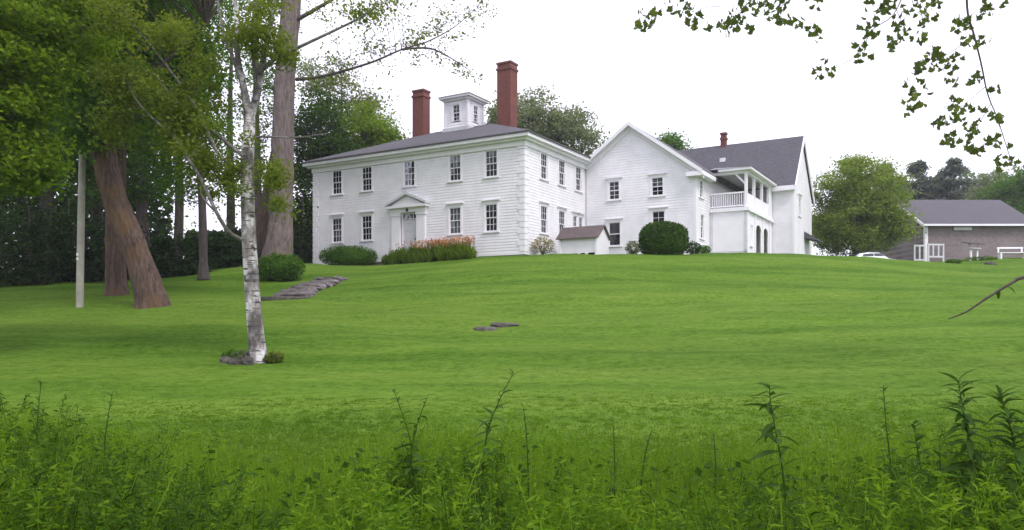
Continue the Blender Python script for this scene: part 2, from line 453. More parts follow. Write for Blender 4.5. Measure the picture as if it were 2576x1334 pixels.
def gz(x, y):
    x = np.atleast_1d(np.asarray(x, float)); y = np.atleast_1d(np.asarray(y, float))
    out = np.empty(len(x))
    for i in range(0, len(x), 20000):
        xs, ys = x[i:i + 20000], y[i:i + 20000]
        xc, yc = np.clip(xs, -70, 70), np.clip(ys, -25, 110)
        d = rbf(np.hypot(xc[:, None] - ctrl[None, :, 0], yc[:, None] - ctrl[None, :, 1]))
        out[i:i + 20000] = d @ _W[:_n] + _W[_n] + xc * _W[_n + 1] + yc * _W[_n + 2]
    ripple = 0.035 * np.sin(x * 0.9 + 1.3 * np.sin(y * 0.35)) * np.sin(y * 0.7 + 0.5 * x) + 0.02 * np.sin(x * 2.1 + y * 1.7)
    ph = y + 2.2 * np.sin(x * .11 + .6) + 1.1 * np.sin(x * .27 + y * .05)
    bands = (0.042 * np.sin(ph * 1.05) + 0.024 * np.sin(ph * 2.3 + x * .12)) * np.clip((x + 12) / 8, .15, 1)
    env = np.clip((y - 9) / 8, 0, 1) * np.clip((43 - y) / 5, 0, 1)
    return out + EYE + ripple * np.clip((y - 8) / 10, 0, 1) + bands * env
def g1(x, y): return float(gz([x], [y])[0])
def gp(px, Y, dz=0.0):
    x = (px - CX) / F * Y
    return Vector((x, Y, g1(x, Y) + dz))

def build_ground():
    def axis(lo, hi, fine_lo, fine_hi, step, far):
        a = list(np.arange(fine_lo, fine_hi + 1e-6, step))
        s, q = step, fine_hi
        while q < hi: s *= 1.25; q += s; a.append(min(q, hi))
        s, q = step, fine_lo
        while q > lo: s *= 1.25; q -= s; a.insert(0, max(q, lo))
        return np.array(a)
    xs = axis(-420, 420, -40, 45, 0.4, 0); ys = axis(-200, 640, -4, 75, 0.4, 0)
    X, Y = np.meshgrid(xs, ys); Z = gz(X.ravel(), Y.ravel())
    V = np.stack([X.ravel(), Y.ravel(), Z], 1); nx, ny = len(xs), len(ys)
    idx = np.arange(nx * ny).reshape(ny, nx)
    Fq = np.stack([idx[:-1, :-1], idx[:-1, 1:], idx[1:, 1:], idx[1:, :-1]], -1).reshape(-1, 4)
    me = bpy.data.meshes.new('lawn')
    me.vertices.add(len(V)); me.vertices.foreach_set('co', V.astype(np.float32).ravel())
    me.loops.add(Fq.size); me.loops.foreach_set('vertex_index', Fq.astype(np.int32).ravel())
    me.polygons.add(len(Fq)); me.polygons.foreach_set('loop_start', np.arange(0, Fq.size, 4, dtype=np.int32))
    me.update(calc_edges=True); me.polygons.foreach_set('use_smooth', np.ones(len(Fq), dtype=bool))
    me.materials.append(MATS['lawn'])
    o = link(bpy.data.objects.new('lawn', me)); o['kind'] = 'structure'
    o['label'] = 'mown green lawn rising to the white house'; 
build_ground()

# ------------------------------------------------------------------ the white house
HB = EYE + 3.85
HX = Vector((0.66, 42.5, HB)); HROT = -R(30.5)
house = empty('farmhouse', HX, HROT)
tag(house, 'large white clapboard farmhouse with hip roof, cupola, brick chimneys and gabled wing on the hill', 'house')
HM = Matrix.Translation(HX) @ Matrix.Rotation(HROT, 4, 'Z')
def hpt(x, y, z=0): return HM @ Vector((x, y, z))

EXP = 0.16
def clap(mb, L, place, openings, z0, z1, rng_at=None):
    """clapboards on a wall of length L. place(a, z, out) -> point; openings (a0,a1,z0,z1); rng_at(z) -> (a0,a1)"""
    n = int(round((z1 - z0) / EXP)); h = (z1 - z0) / n
    for i in range(n):
        lo, hi = z0 + i * h, z0 + (i + 1) * h
        segs = [(0.0, L)]
        for (a0, a1, o0, o1) in openings:
            if min(hi, o1) - max(lo, o0) > 0.45 * h:
                ns = []
                for s0, s1 in segs:
                    if a1 <= s0 or a0 >= s1: ns.append((s0, s1)); continue
                    if a0 > s0: ns.append((s0, a0))
                    if a1 < s1: ns.append((a1, s1))
                segs = ns
        rl = rng_at(lo) if rng_at else (0.0, L); rh = rng_at(hi) if rng_at else (0.0, L)
        for s0, s1 in segs:
            b0, b1 = max(s0, rl[0]), min(s1, rl[1]); t0, t1 = max(s0, rh[0]), min(s1, rh[1])
            if b1 - b0 < 0.01: continue
            if t1 < t0: t0 = t1 = (t0 + t1) / 2
            mb.add([place(b0, lo, 0.022), place(b1, lo, 0.022), place(t1, hi, 0.003), place(t0, hi, 0.003), place(b0, lo, 0.0), place(b1, lo, 0.0)],
                   [(0, 1, 2, 3), (4, 5, 1, 0)])

WIN = {}
def win_meshes(w_, h_, cols, rows, cap):
    k = (round(w_, 3), round(h_, 3), cols, rows, cap)
    if k in WIN: return WIN[k]
    c = 0.115; hw = w_ / 2
    fr = MB()
    fr.box(-hw - c, -hw, -0.05, 0.09, -0.02, h_ + c); fr.box(hw, hw + c, -0.05, 0.09, -0.02, h_ + c)
    fr.box(-hw, hw, -0.05, 0.09, h_, h_ + c)
    sash = MB(); s = 0.042; y0, y1 = 0.0, 0.04
    mid = h_ / 2
    for (zb, zt, dy) in ((0, mid + 0.02, 0.035), (mid - 0.02, h_, 0.0)):
        sash.box(-hw, -hw + s, y0 + dy, y1 + dy - 0.004, zb, zt); sash.box(hw - s, hw, y0 + dy, y1 + dy - 0.004, zb, zt)
        sash.box(-hw + s, hw - s, y0 + dy, y1 + dy - 0.004, zb, zb + s * 1.1); sash.box(-hw + s, hw - s, y0 + dy, y1 + dy - 0.004, zt - s, zt)
        nr = rows // 2
        for i in range(1, cols):
            x = -hw + s + (w_ - 2 * s) * i / cols
            sash.box(x - 0.011, x + 0.011, y0 + dy + 0.006, y1 + dy - 0.01, zb + s * 1.1, zt - s)
        for j in range(1, nr):
            z = zb + (zt - zb) * j / nr
            sash.box(-hw + s, hw - s, y0 + dy + 0.008, y1 + dy - 0.012, z - 0.011, z + 0.011)
    sill = MB().box(-hw - c - 0.06, hw + c + 0.06, -0.10, 0.08, -0.09, -0.022)
    lin = MB()
    if cap:
        lin.box(-hw - c - 0.03, hw + c + 0.03, -0.08, 0.02, h_ + c, h_ + c + 0.07)
        lin.box(-hw - c - 0.10, hw + c + 0.10, -0.15, 0.02, h_ + c + 0.07, h_ + c + 0.13)
    pw = (w_ - 2 * s) / cols; ph = h_ / rows
    pane = MB().box(-pw / 2 + 0.004, pw / 2 - 0.004, -0.002, 0.002, -ph / 2 + 0.006, ph / 2 - 0.006)
    bl = MB().box(-hw + 0.01, hw - 0.01, 0, 0.012, 0.0, 1.0)
    WIN[k] = (fr.mesh('casing', 'trim_paint'), sash.mesh('sash', 'trim_paint'), sill.mesh('sill', 'trim_paint'), lin.mesh('lintel', 'trim_paint') if cap else None,
              pane.mesh('pane', 'glass'), bl.mesh('blind', 'blind_white'), bl.mesh('blind', 'blind_grey'), pw, ph, s)
    return WIN[k]

def sub(name, me, parent, loc=(0, 0, 0), rot=(0, 0, 0), scl=(1, 1, 1)):
    o = bpy.data.objects.new(name, me); o.location = loc; o.rotation_euler = rot; o.scale = scl
    return link(o, parent)

def window(x, y, z, rz, w_, h_, cols=3, rows=4, cap=True, blind=None, parent=None):
    fr, sa, si, li, pa, bw, bgm, pw, ph, s = win_meshes(w_, h_, cols, rows, cap)
    e = empty('window', (x, y, z), rz, parent or house)
    sub('casing', fr, e); sub('sash', sa, e); sub('sill', si, e)
    if li: sub('lintel', li, e)
    for r_ in range(rows):
        for c_ in range(cols):
            lower = r_ < rows // 2
            sub('pane', pa, e, (-w_ / 2 + s + pw * (c_ + .5), 0.058 if lower else 0.022, ph * (r_ + .5)),
                (rng.uniform(-.02, .02), 0, rng.uniform(-.02, .02)))
    if blind:
        col, frac = blind      # pulled down from the top by a share of the height
        sub('blind', bw if col == 'w' else bgm, e, (0, 0.13, h_ * (1 - frac)), (0, 0, 0), (1, 1, h_ * frac))
    return e

WH = 6.15
# --- main block: X -15.4..0, Y 0..11
fwin = [-2.09, -4.5, -7.75, -11.0, -13.42]
GW = 0.76
front_open = []; 
ublind = {-2.09: ('g', .55), -4.5: ('w', .25), -7.75: ('g', .5), -11.0: ('w', .55), -13.42: ('g', .5)}
lblind = {-2.09: ('g', .25), -4.5: ('w', 1.0), -11.0: ('g', .6), -13.42: ('g', .35)}
for x in fwin:
    window(x, 0, 4.37, 0, GW, 1.44, blind=ublind[x], cap=False)
    front_open.append((15.4 + x - GW / 2, 15.4 + x + GW / 2, 4.35, 5.83))
    if x != -7.75:
        window(x, 0, 1.36, 0, GW, 1.5, blind=lblind[x], cap=True)
        front_open.append((15.4 + x - GW / 2, 15.4 + x + GW / 2, 1.34, 2.87))
front_open.append((15.4 - 7.75 - 0.72, 15.4 - 7.75 + 0.72, -0.2, 2.95))
mb = MB(); clap(mb, 15.4, lambda a, z, o: (a - 15.4, -o, z), front_open, 0.1, WH)
mb.build('front_wall', 'clapboard_paint', house)
side_open = []
for t_ in (2.2, 4.41, 6.64):
    window(0, t_, 4.40, R(90), GW, 1.42, blind=('g', .4), cap=False)
    side_open.append((t_ - GW / 2, t_ + GW / 2, 4.38, 5.84))
for t_ in (2.2, 4.41):
    window(0, t_, 1.36, R(90), GW, 1.5, blind=('g', .8))
    side_open.append((t_ - GW / 2, t_ + GW / 2, 1.34, 2.88))
for t_ in (6.15, 6.95):
    window(0, t_, 1.5, R(90), 0.5, 1.3, 2, 4, blind=('w', .7)); side_open.append((t_ - .25, t_ + .25, 1.48, 2.82))
mb = MB(); clap(mb, 11, lambda a, z, o: (o, a, z), side_open, 0.1, WH)
mb.build('side_wall', 'clapboard_paint', house)
mb = MB().box(-15.4, -15.38, 0, 11, 0.1, WH); mb.box(-15.38, 0, 10.98, 11, 0.1, WH)
mb.build('rear_wall', 'clapboard_paint', house)
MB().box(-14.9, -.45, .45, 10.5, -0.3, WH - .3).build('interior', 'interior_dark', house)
MB().box(-15.36, -.04, .04, 10.9, -2.2, .1).build('foundation', 'foundation_stone', house)
MB().box(-15.43, .03, -.03, 11.0, .0, .14).build('water_table', 'trim_paint', house)
# quoins
qa = MB().box(-.42, .05, -.05, .30, 0, .29).mesh('quoin', 'trim_paint')
qb = MB().box(-.28, .05, -.05, .44, 0, .29).mesh('quoin', 'trim_paint')
ql = MB().box(-.05, .42, -.05, .3, 0, .29).mesh('quoin', 'trim_paint')
qm = MB().box(-.05, .28, -.05, .3, 0, .29).mesh('quoin', 'trim_paint')
for i in range(18):
    sub('quoin', qa if i % 2 else qb, house, (0, 0, .16 + i * .325))
    sub('quoin', ql if i % 2 else qm, house, (-15.4, 0, .16 + i * .325))
# cornice and roof
mb = MB()
mb.box(-15.5, .10, -.10, 11.1, WH - .30, WH - .02)     # frieze
mb.box(-15.7, .3, -.3, 11.3, WH - .02, WH + .1)
mb.box(-15.9, .5, -.5, 11.5, WH + .1, WH + .28)
mb.build('cornice', 'trim_paint', house)
ez, rz_ = WH + .285, 8.95
mb = MB()
E = [(-15.98, -.58, ez), (.58, -.58, ez), (.58, 11.58, ez), (-15.98, 11.58, ez)]
A, B = (-9.9, 5.5, rz_), (-5.5, 5.5, rz_)
mb.add(E + [A, B] + [(p[0], p[1], p[2] + .07) for p in E], [(3, 2, 1, 0), (0, 1, 7, 6), (1, 2, 8, 7), (2, 3, 9, 8), (3, 0, 6, 9),
       (6, 7, 5, 4), (7, 8, 5), (8, 9, 4, 5), (9, 6, 4)])
roof = mb.build('main_roof', 'roof_shingle', house)
def chimney(x, y, z0, z1, w_, d_, parent):
    m = MB().box(x - w_ / 2, x + w_ / 2, y - d_ / 2, y + d_ / 2, z0, z1 - .5)
    m.box(x - w_ / 2 - .05, x + w_ / 2 + .05, y - d_ / 2 - .05, y + d_ / 2 + .05, z1 - .5, z1 - .36)
    m.box(x - w_ / 2 + .01, x + w_ / 2 - .01, y - d_ / 2 + .01, y + d_ / 2 - .01, z1 - .36, z1 - .12)
    m.box(x - w_ / 2 - .04, x + w_ / 2 + .04, y - d_ / 2 - .04, y + d_ / 2 + .04, z1 - .12, z1)
    c = m.build('chimney', 'brick', parent)
    return c
chimney(-4.35, 5.5, 7.8, 12.55, .98, .86, roof)
chimney(-11.05, 5.5, 7.8, 11.85, .9, .74, roof)
# cupola
cup = empty('cupola', (-7.6, 5.5, 0), 0, house)
MB().box(-1.0, 1.0, -1.0, 1.0, 8.2, 8.78).build('plinth', 'grey_trim', cup)
cw = .87
mb = MB(); op = [(cw - .26, cw + .26, 9.2, 10.22)]
clap(mb, 2 * cw, lambda a, z, o: (a - cw, -cw - o, z), op, 8.78, 10.62)
clap(mb, 2 * cw, lambda a, z, o: (cw + o, a - cw, z), op, 8.78, 10.62)
mb.box(-cw, -cw + .02, -cw, cw, 8.78, 10.62); mb.box(-cw + .02, cw, cw - .02, cw, 8.78, 10.62)
mb.build('wall', 'clapboard_paint', cup)
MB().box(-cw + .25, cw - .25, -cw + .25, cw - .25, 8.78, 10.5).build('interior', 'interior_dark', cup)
mb = MB()
for sx in (-1, 1):
    for sy in (-1, 1):
        x, y = sx * cw, sy * cw
        mb.box(x - .07, x + .07, y - .07, y + .07, 8.78, 10.62)
mb.build('corner_board', 'trim_paint', cup)
for (x, y, r_) in ((0, -cw, 0), (cw, 0, R(90))):
    fr, sa, si, li, pa, bw, bgm, pw, ph, s = win_meshes(.52, 1.02, 2, 4, False)
    mbw = MB()
    o = sub('window', fr, cup, (x, y, 9.2), (0, 0, r_))
    sub('sash', sa, cup, (x, y, 9.2), (0, 0, r_))
    sub('blind', bw, cup, (x * .88, y * .88, 9.72), (0, 0, r_), (1, 1, .5))
    pg = MB()
    for rr_ in range(4):
        for cc_ in range(2):
            cx_, cz_ = -.26 + s + pw * (cc_ + .5), ph * (rr_ + .5); yy = .058 if rr_ < 2 else .022
            pg.box(cx_ - pw / 2 + .004, cx_ + pw / 2 - .004, yy - .002, yy + .002, cz_ - ph / 2 + .006, cz_ + ph / 2 - .006)
    g_ = pg.build('pane', 'glass', cup); g_.location = (x, y, 9.2); g_.rotation_euler = (0, 0, r_)
mb = MB().box(-1.18, 1.18, -1.18, 1.18, 10.62, 10.76); mb.box(-1.02, 1.02, -1.02, 1.02, 10.5, 10.62); mb.build('cornice', 'trim_paint', cup)
mb = MB(); q = [(-1.25, -1.25, 10.763), (1.25, -1.25, 10.763), (1.25, 1.25, 10.763), (-1.25, 1.25, 10.763), (-.15, -.15, 11.22), (.15, -.15, 11.22), (.15, .15, 11.22), (-.15, .15, 11.22)]
mb.add(q, [(3, 2, 1, 0), (0, 1, 5, 4), (1, 2, 6, 5), (2, 3, 7, 6), (3, 0, 4, 7), (4, 5, 6, 7)]); mb.build('roof', 'grey_trim', cup)

# --- doorway
dw = empty('doorway', (-7.75, 0, 0), 0, house)
MB().box(-.48, .48, .06, .11, .30, 2.42).build('door', 'door_paint', dw)
mb = MB()
for (x0, x1) in ((-.38, -.05), (.05, .38)):
    for (z0, z1) in ((.45, 1.0), (1.12, 1.62), (1.74, 2.3)):
        mb.box(x0, x1, .045, .062, z0, z1)
mb.build('door_panel', 'grey_trim', dw)
MB().box(.36, .41, .0, .06, 1.2, 1.28).build('door_knob', 'iron', dw)
mb = MB().box(-.48, .48, .05, .055, 2.47, 2.7); mb.build('transom', 'glass', dw)
mb = MB()
for x in (-.5, -.25, 0, .25, .5): mb.box(x - .018, x + .018, .02, .07, 2.45, 2.72)
mb.box(-.56, -.482, -.02, .12, .1, 2.78); mb.box(.482, .56, -.02, .12, .1, 2.78); mb.box(-.482, .482, -.02, .12, 2.72, 2.78); mb.box(-.482, .482, .0, .12, 2.42, 2.45)
mb.build('door_frame', 'trim_paint', dw)
for sx in (-1, 1):
    mb = MB().box(sx * .92 - .30, sx * .92 + .30, -.16, .02, .1, 2.72)
    mb.box(sx * .92 - .36, sx * .92 + .36, -.20, .02, 2.62, 2.8); mb.box(sx * .92 - .35, sx * .92 + .35, -.2, .02, .08, .36)
    mb.build('pilaster', 'trim_paint', dw)
mb = MB().box(-1.3, 1.3, -.22, .02, 2.8, 3.06); mb.box(-1.45, 1.45, -.42, .02, 3.06, 3.2); mb.build('entablature', 'trim_paint', dw)
mb = MB()
mb.prism([(-1.5, -.45, 3.2), (-1.5, -.45, 3.34), (0, -.45, 3.98), (0, -.45, 3.82)], (0, .47, 0))
mb.prism([(1.5, -.45, 3.34), (1.5, -.45, 3.2), (0, -.45, 3.82), (0, -.45, 3.98)], (0, .47, 0))
mb.build('pediment', 'grey_trim', dw)
MB().prism([(-1.3, -.25, 3.2), (1.3, -.25, 3.2), (0, -.25, 3.78)], (0, .26, 0)).build('tympanum', 'trim_paint', dw)
mb = MB().box(-.07, .07, -.27, -.13, 2.84, 3.0); mb.box(-.02, .02, -.21, -.19, 3.0, 3.06); mb.build('lantern', 'iron', dw)
for i, (d_, z) in enumerate(((.45, .28), (.85, .11))):
    MB().box(-1.2, 1.2, -d_ - .2, -.06 if i == 0 else -.64, z - .4, z).build('door_step', 'field_stone', dw)

# --- gabled wing: X 0..7, Y 7.7..17.2, ridge at X=3
GY = 7.7; SL = .734; RZ = 8.35
def gtop(x): return RZ - SL * abs(x - 3) - .14
gw = empty('gable_wing', (0, 0, 0), 0, house)
gopen = []
def gwin(x, z, w_, h_, cols, rows, blind, cap=True):
    window(x, GY, z, 0, w_, h_, cols, rows, cap, blind); gopen.append((x - w_ / 2, x + w_ / 2, z - .02, z + h_ + .02))
gwin(1.92, 3.84, .66, 1.1, 2, 4, ('g', .6)); gwin(4.68, 3.86, .70, 1.06, 2, 4, ('w', .5))
gwin(1.95, 1.03, .74, 1.42, 1, 2, None); gwin(4.75, 1.42, .76, 1.5, 2, 4, ('g', .5))
def grange(z):
    if z < gtop(7): return (0.06, 7.0)
    hw = (RZ - .14 - z) / SL
    return (max(.06, 3 - hw), min(7.0, 3 + hw))
mb = MB(); clap(mb, 7.0, lambda a, z, o: (a, GY - o, z), gopen, -.2, RZ - .2, grange)
mb.build('front_wall', 'clapboard_paint', gw)
sopen = []
for (t_, z, w_, h_) in ((.95, 3.7, .6, .98), (1.1, 1.3, .6, 1.38)):
    window(7, GY + t_, z, R(90), w_, h_, 2, 4, False, None); sopen.append((t_ - w_ / 2, t_ + w_ / 2, z - .02, z + h_ + .02))
mb = MB(); clap(mb, 9.5, lambda a, z, o: (7 + o, GY + a, z), sopen, -.2, gtop(7) - .05)
mb.build('side_wall', 'clapboard_paint', gw)
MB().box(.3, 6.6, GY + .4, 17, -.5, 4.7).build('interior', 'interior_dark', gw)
MB().box(.05, 6.97, GY + .03, 17.1, -1.6, -.2).build('foundation', 'foundation_stone', gw)
MB().box(6.86, 7.035, GY - .035, GY + .14, -.2, 5.1).build('corner_board', 'trim_paint', gw)
def gsl(x, dz=0): return RZ - SL * abs(x - 3) + dz
xe = 7.5
mb = MB(); mb.slab([(3, GY - .4, gsl(3)), (xe, GY - .4, gsl(xe)), (xe, 19.6, gsl(xe)), (3, 19.6, gsl(3))], .09)
mb.slab([(3, GY - .4, gsl(3)), (3, 19.6, gsl(3)), (.08, 19.6, gsl(.08)), (.08, GY - .4, gsl(.08))], .09)
mb.build('roof', 'roof_shingle', gw)
def rake(mb_, x0, x1, y0, y1, h, drop):
    mb_.prism([(x0, y0, gsl(x0) - drop), (x0, y0, gsl(x0) - drop - h), (x1, y0, gsl(x1) - drop - h), (x1, y0, gsl(x1) - drop)], (0, y1 - y0, 0))
mb = MB()
for (a, b_) in ((3.0, xe), (3.0, .1)):
    rake(mb, a, b_, GY - .46, GY - .41, .24, -.03); rake(mb, a, b_, GY - .405, GY - .03, .06, .10); rake(mb, a, b_, GY - .10, GY - .02, .30, .16)
mb.build('rake_board', 'trim_paint', gw)
mb = MB().box(xe - .04, xe + .02, GY - .4, 10.0, gsl(xe) - .26, gsl(xe) - .03)
mb.box(7.04, xe - .05, GY - .38, 10.2, gsl(xe) - .22, gsl(xe) - .16); mb.box(6.55, xe - .02, GY - .44, GY - .03, gsl(xe) - .3, gsl(xe) - .05)
mb.build('eave_return', 'trim_paint', gw)
lan = MB().box(1.15, 1.29, GY - .2, GY - .06, 1.95, 2.2).build('wall_lantern', 'iron', gw)
MB().box(1.19, 1.25, GY - .06, GY + .02, 2.0, 2.15).box(1.17, 1.27, GY - .18, GY - .08, 2.2, 2.26).build('lantern_bracket', 'iron', gw)

# --- rear wing: X 0..10.6, Y 17.2..23.4
BY0, BY1, BXR, BR, BE, RY = 17.2, 23.4, 10.6, 9.18, 5.45, 19.9
bw_ = empty('rear_wing', (0, 0, 0), 0, house)
mb = MB(); clap(mb, BXR - 7, lambda a, z, o: (7 + a, BY0 - o, z), [], -.3, BE - .1)
def brange(z):
    if z < BE - .15: return (0, BY1 - BY0)
    f = (BR - .12 - z) / (BR - .12 - (BE - .15))
    return ((RY - BY0) * (1 - f), (RY - BY0) + (BY1 - RY) * f)
bop = []
for (t_, z, w_, h_) in ((1.8, 3.6, .66, 1.2),):
    window(BXR, BY0 + t_, z, R(90), w_, h_, 2, 4, True, ('g', .4)); bop.append((t_ - w_ / 2, t_ + w_ / 2, z, z + h_))
clap(mb, BY1 - BY0, lambda a, z, o: (BXR + o, BY0 + a, z), bop, -.3, BR - .15, brange)
mb.build('wall', 'clapboard_paint', bw_)
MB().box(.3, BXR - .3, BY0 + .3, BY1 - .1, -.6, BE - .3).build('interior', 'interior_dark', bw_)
MB().box(.2, BXR - .03, BY0 + .03, BY1 - .02, -1.6, -.3).build('foundation', 'foundation_stone', bw_)
mb = MB().box(BXR - .15, BXR + .035, BY0 - .035, BY0 + .14, -.3, BE - .15)
mb.build('corner_board', 'trim_paint', bw_)
MB().box(BXR - .1, BXR + .035, BY1 - .15, BY1 + .03, -.3, BE - .2).build('corner_board', 'trim_paint', bw_)
bxr = BXR + .16
mb = MB(); mb.slab([(0, BY0 - .4, BE - .12), (bxr, BY0 - .4, BE - .12), (bxr, RY, BR), (0, RY, BR)], .1)
mb.slab([(0, RY, BR), (bxr, RY, BR), (bxr, BY1 + .4, BE - .3), (0, BY1 + .4, BE - .3)], .1)
broof = mb.build('roof', 'roof_shingle', bw_)
mb = MB()
mb.prism([(bxr - .03, BY0 - .42, BE - .12), (bxr - .03, RY, BR + .02), (bxr - .03, RY, BR - .34), (bxr - .03, BY0 - .42, BE - .42)], (.07, 0, 0))
mb.prism([(bxr - .03, RY, BR + .02), (bxr - .03, BY1 + .42, BE - .3), (bxr - .03, BY1 + .42, BE - .62), (bxr - .03, RY, BR - .34)], (.07, 0, 0))
mb.box(9.2, bxr - .05, BY0 - .45, BY0 - .39, BE - .40, BE - .11); mb.box(9.2, bxr - .06, BY0 - .38, BY0 - .03, BE - .42, BE - .34)
mb.build('eave_board', 'trim_paint', bw_)
# bracketed hood over a side door
hd = MB(); hd.prism([(BXR + .03, 20.6, 2.7), (BXR + .9, 20.6, 2.15), (BXR + .9, 20.6, 2.05), (BXR + .03, 20.6, 2.25)], (0, 2.0, 0))
hd.build('door_hood', 'roof_shingle', bw_)
MB().box(BXR + .025, BXR + .06, 21.1, 22.0, -.2, 1.95).build('side_door', 'grey_trim', bw_)
chb = chimney(5.23, RY, BR - .5, 10.05, .38, .36, house); chb.name = 'chimney'
sv = MB(); sv.box(5.25, 5.65, RY - 1.15, RY - .75, 7.75, 8.02); sv.build('roof_vent', 'vent_metal', bw_)

# --- two storey porch: X 7..9.25, Y 10.4..17.2
po = empty('porch', (0, 0, 0), 0, house)
PX, PY0, PY1 = 9.25, 10.4, 17.15
mb = MB().box(7.03, PX, PY0, PY0 + .1, -.8, 2.98); mb.build('lower_wall', 'trim_paint', po)
mb = MB()
for z in (0.55, ): mb.box(7.03, PX + .01, PY0 - .03, PY0 - .002, z - .06, z + .06)
mb.box(7.03, 7.2, PY0 - .03, PY0 - .002, -.8, 2.98); mb.box(PX - .17, PX + .01, PY0 - .03, PY0 - .002, -.8, 2.98)
mb.build('wall_trim', 'grey_trim', po)
MB().box(7.03, PX + .12, PY0 - .12, PY1 - .03, 2.98, 3.2).build('deck', 'trim_paint', po)
posts = [0, 1.83, 3.85, 5.7]
for i, t_ in enumerate(posts):
    MB().box(PX - .16, PX, PY0 + t_ + .0, PY0 + t_ + .16, 3.2, 5.2).build('post', 'trim_paint', po)
    MB().box(PX - .16, PX + .02, PY0 + t_ + .11, PY0 + t_ + .29, -.8, 2.98).build('lower_post', 'trim_paint', po)
# beam and ceiling
mb = MB().box(7.03, PX + .03, PY0 - .03, PY0 + .2, 5.2, 5.36); mb.box(PX - .2, PX + .03, PY0 + .2, PY1 - .05, 5.2, 5.36)
mb.build('beam', 'trim_paint', po)
mb = MB().box(7.6, PX + .32, PY0 - .34, PY1 - .2, 5.36, 5.5); mb.build('cornice', 'trim_paint', po)
MB().box(7.05, PX - .21, PY0 + .21, PY1 - .1, 5.28, 5.35).build('ceiling', 'porch_ceiling', po)
mb = MB(); mb.add([(7.05, PY0 - .38, 5.503), (PX + .36, PY0 - .38, 5.503), (PX + .36, PY1 - .3, 5.503), (7.05, PY1 - .3, 5.503), (7.05, PY0 + 1.0, 5.86), (PX - .9, PY0 + 1.0, 5.8), (PX - .9, PY1 - .3, 5.8), (7.05, PY1 - .3, 5.86)],
       [(3, 2, 1, 0), (0, 1, 5, 4), (1, 2, 6, 5), (4, 5, 6, 7), (2, 3, 7, 6), (3, 0, 4, 7)]); mb.build('roof', 'porch_roof_shingle', po)
# brace on the corner post
MB().prism([(PX - .16, PY0 + .04, 4.55), (PX - .16, PY0 + .04, 4.7), (PX - .62, PY0 + .04, 5.2), (PX - .76, PY0 + .04, 5.2)], (0, .08, 0)).build('brace', 'trim_paint', po)
# railings
mb = MB().box(7.03, PX - .16, PY0 + .03, PY0 + .12, 4.05, 4.14); mb.box(7.03, PX - .16, PY0 + .04, PY0 + .11, 3.28, 3.35); mb.build('rail', 'trim_paint', po)
bal = MB().box(-.022, .022, -.022, .022, 0, .7).mesh('baluster', 'trim_paint')
for i in range(15): sub('baluster', bal, po, (7.15 + i * .135, PY0 + .075, 3.35))
for i in range(4):
    a = PY0 + posts[i] + .16; b_ = PY0 + posts[i + 1] if i < 3 else PY1 - .05
    MB().box(PX - .13, PX - .03, a, b_, 3.2, 4.06).build('parapet', 'trim_paint', po)
MB().box(PX - .1, PX - .03, PY0 + 5.86, PY1 - .05, 4.06, 5.2).build('end_panel', 'trim_paint', po)
# lower bays: boarded first bay, two arched openings, boarded last bay
def arch_panel(y0, y1, w_open, z0=-.8, z1=2.98):
    m = MB(); c = (y0 + y1) / 2; hw = w_open / 2; zt = 2.05
    m.box(PX - .12, PX - .04, y0, c - hw, z0, z1); m.box(PX - .12, PX - .04, c + hw, y1, z0, z1)
    n = 8
    for k in range(n):
        a0, a1 = math.pi * k / n, math.pi * (k + 1) / n
        ya, yb = c + hw * math.cos(a0), c + hw * math.cos(a1); za, zb = zt + .38 * math.sin(a0), zt + .38 * math.sin(a1)
        m.prism([(PX - .12, ya, za), (PX - .12, yb, zb), (PX - .12, yb, z1), (PX - .12, ya, z1)], (.08, 0, 0))
    m.build('arched_panel', 'trim_paint', po)
MB().box(PX - .12, PX - .04, PY0 + .3, PY0 + 1.93, -.8, 2.98).build('boarding', 'trim_paint', po)
arch_panel(PY0 + 2.13, PY0 + 3.95, 1.35); arch_panel(PY0 + 4.15, PY0 + 5.8, 1.3)
MB().box(PX - .12, PX - .04, PY0 + 6.0, PY1 - .05, -.8, 2.98).build('boarding', 'trim_paint', po)
window(PX - .04, PY0 + 1.1, 1.0, R(90), .35, 1.2, 1, 2, False, None)
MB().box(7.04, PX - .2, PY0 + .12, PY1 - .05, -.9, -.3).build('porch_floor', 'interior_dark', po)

# --- little gabled bulkhead beside the side wall
bk = empty('bulkhead', hpt(2.05, 3.1, .0), HROT)
tag(bk, 'low white gabled cellar bulkhead with brown shingle roof beside the house wall', 'bulkhead')
L_, D_ = 1.05, .7
mb = MB().box(-L_, L_, -D_, -D_ + .06, .15, 1.0); mb.box(-L_, L_, D_ - .06, D_, -.4, 1.0); mb.build('wall', 'trim_paint', bk)
for sx in (-1, 1):
    MB().prism([(sx * L_, -D_ - .1, -.4), (sx * L_, D_ + .1, -.4), (sx * L_, D_ + .1, .98), (sx * L_, 0, 1.62), (sx * L_, -D_ - .1, .98)], (sx * .12, 0, 0)).build('gable_end', 'trim_paint', bk)
mb = MB(); mb.slab([(-1.3, -D_ - .2, .98), (1.3, -D_ - .2, .98), (1.3, 0, 1.7), (-1.3, 0, 1.7)], .05)
mb.slab([(-1.3, 0, 1.7), (1.3, 0, 1.7), (1.3, D_ + .2, .98), (-1.3, D_ + .2, .98)], .05); mb.build('roof', 'rust_shed_roof', bk)
MB().box(-L_ + .1, L_ - .1, -D_ + .1, D_ - .1, -.4, .6).build('dark_interior', 'interior_dark', bk)
for x in (-.45, .05, .5): MB().box(x - .08, x + .08, -D_ - .02, -D_ + .05, -.4, .15).build('foot_post', 'trim_paint', bk)

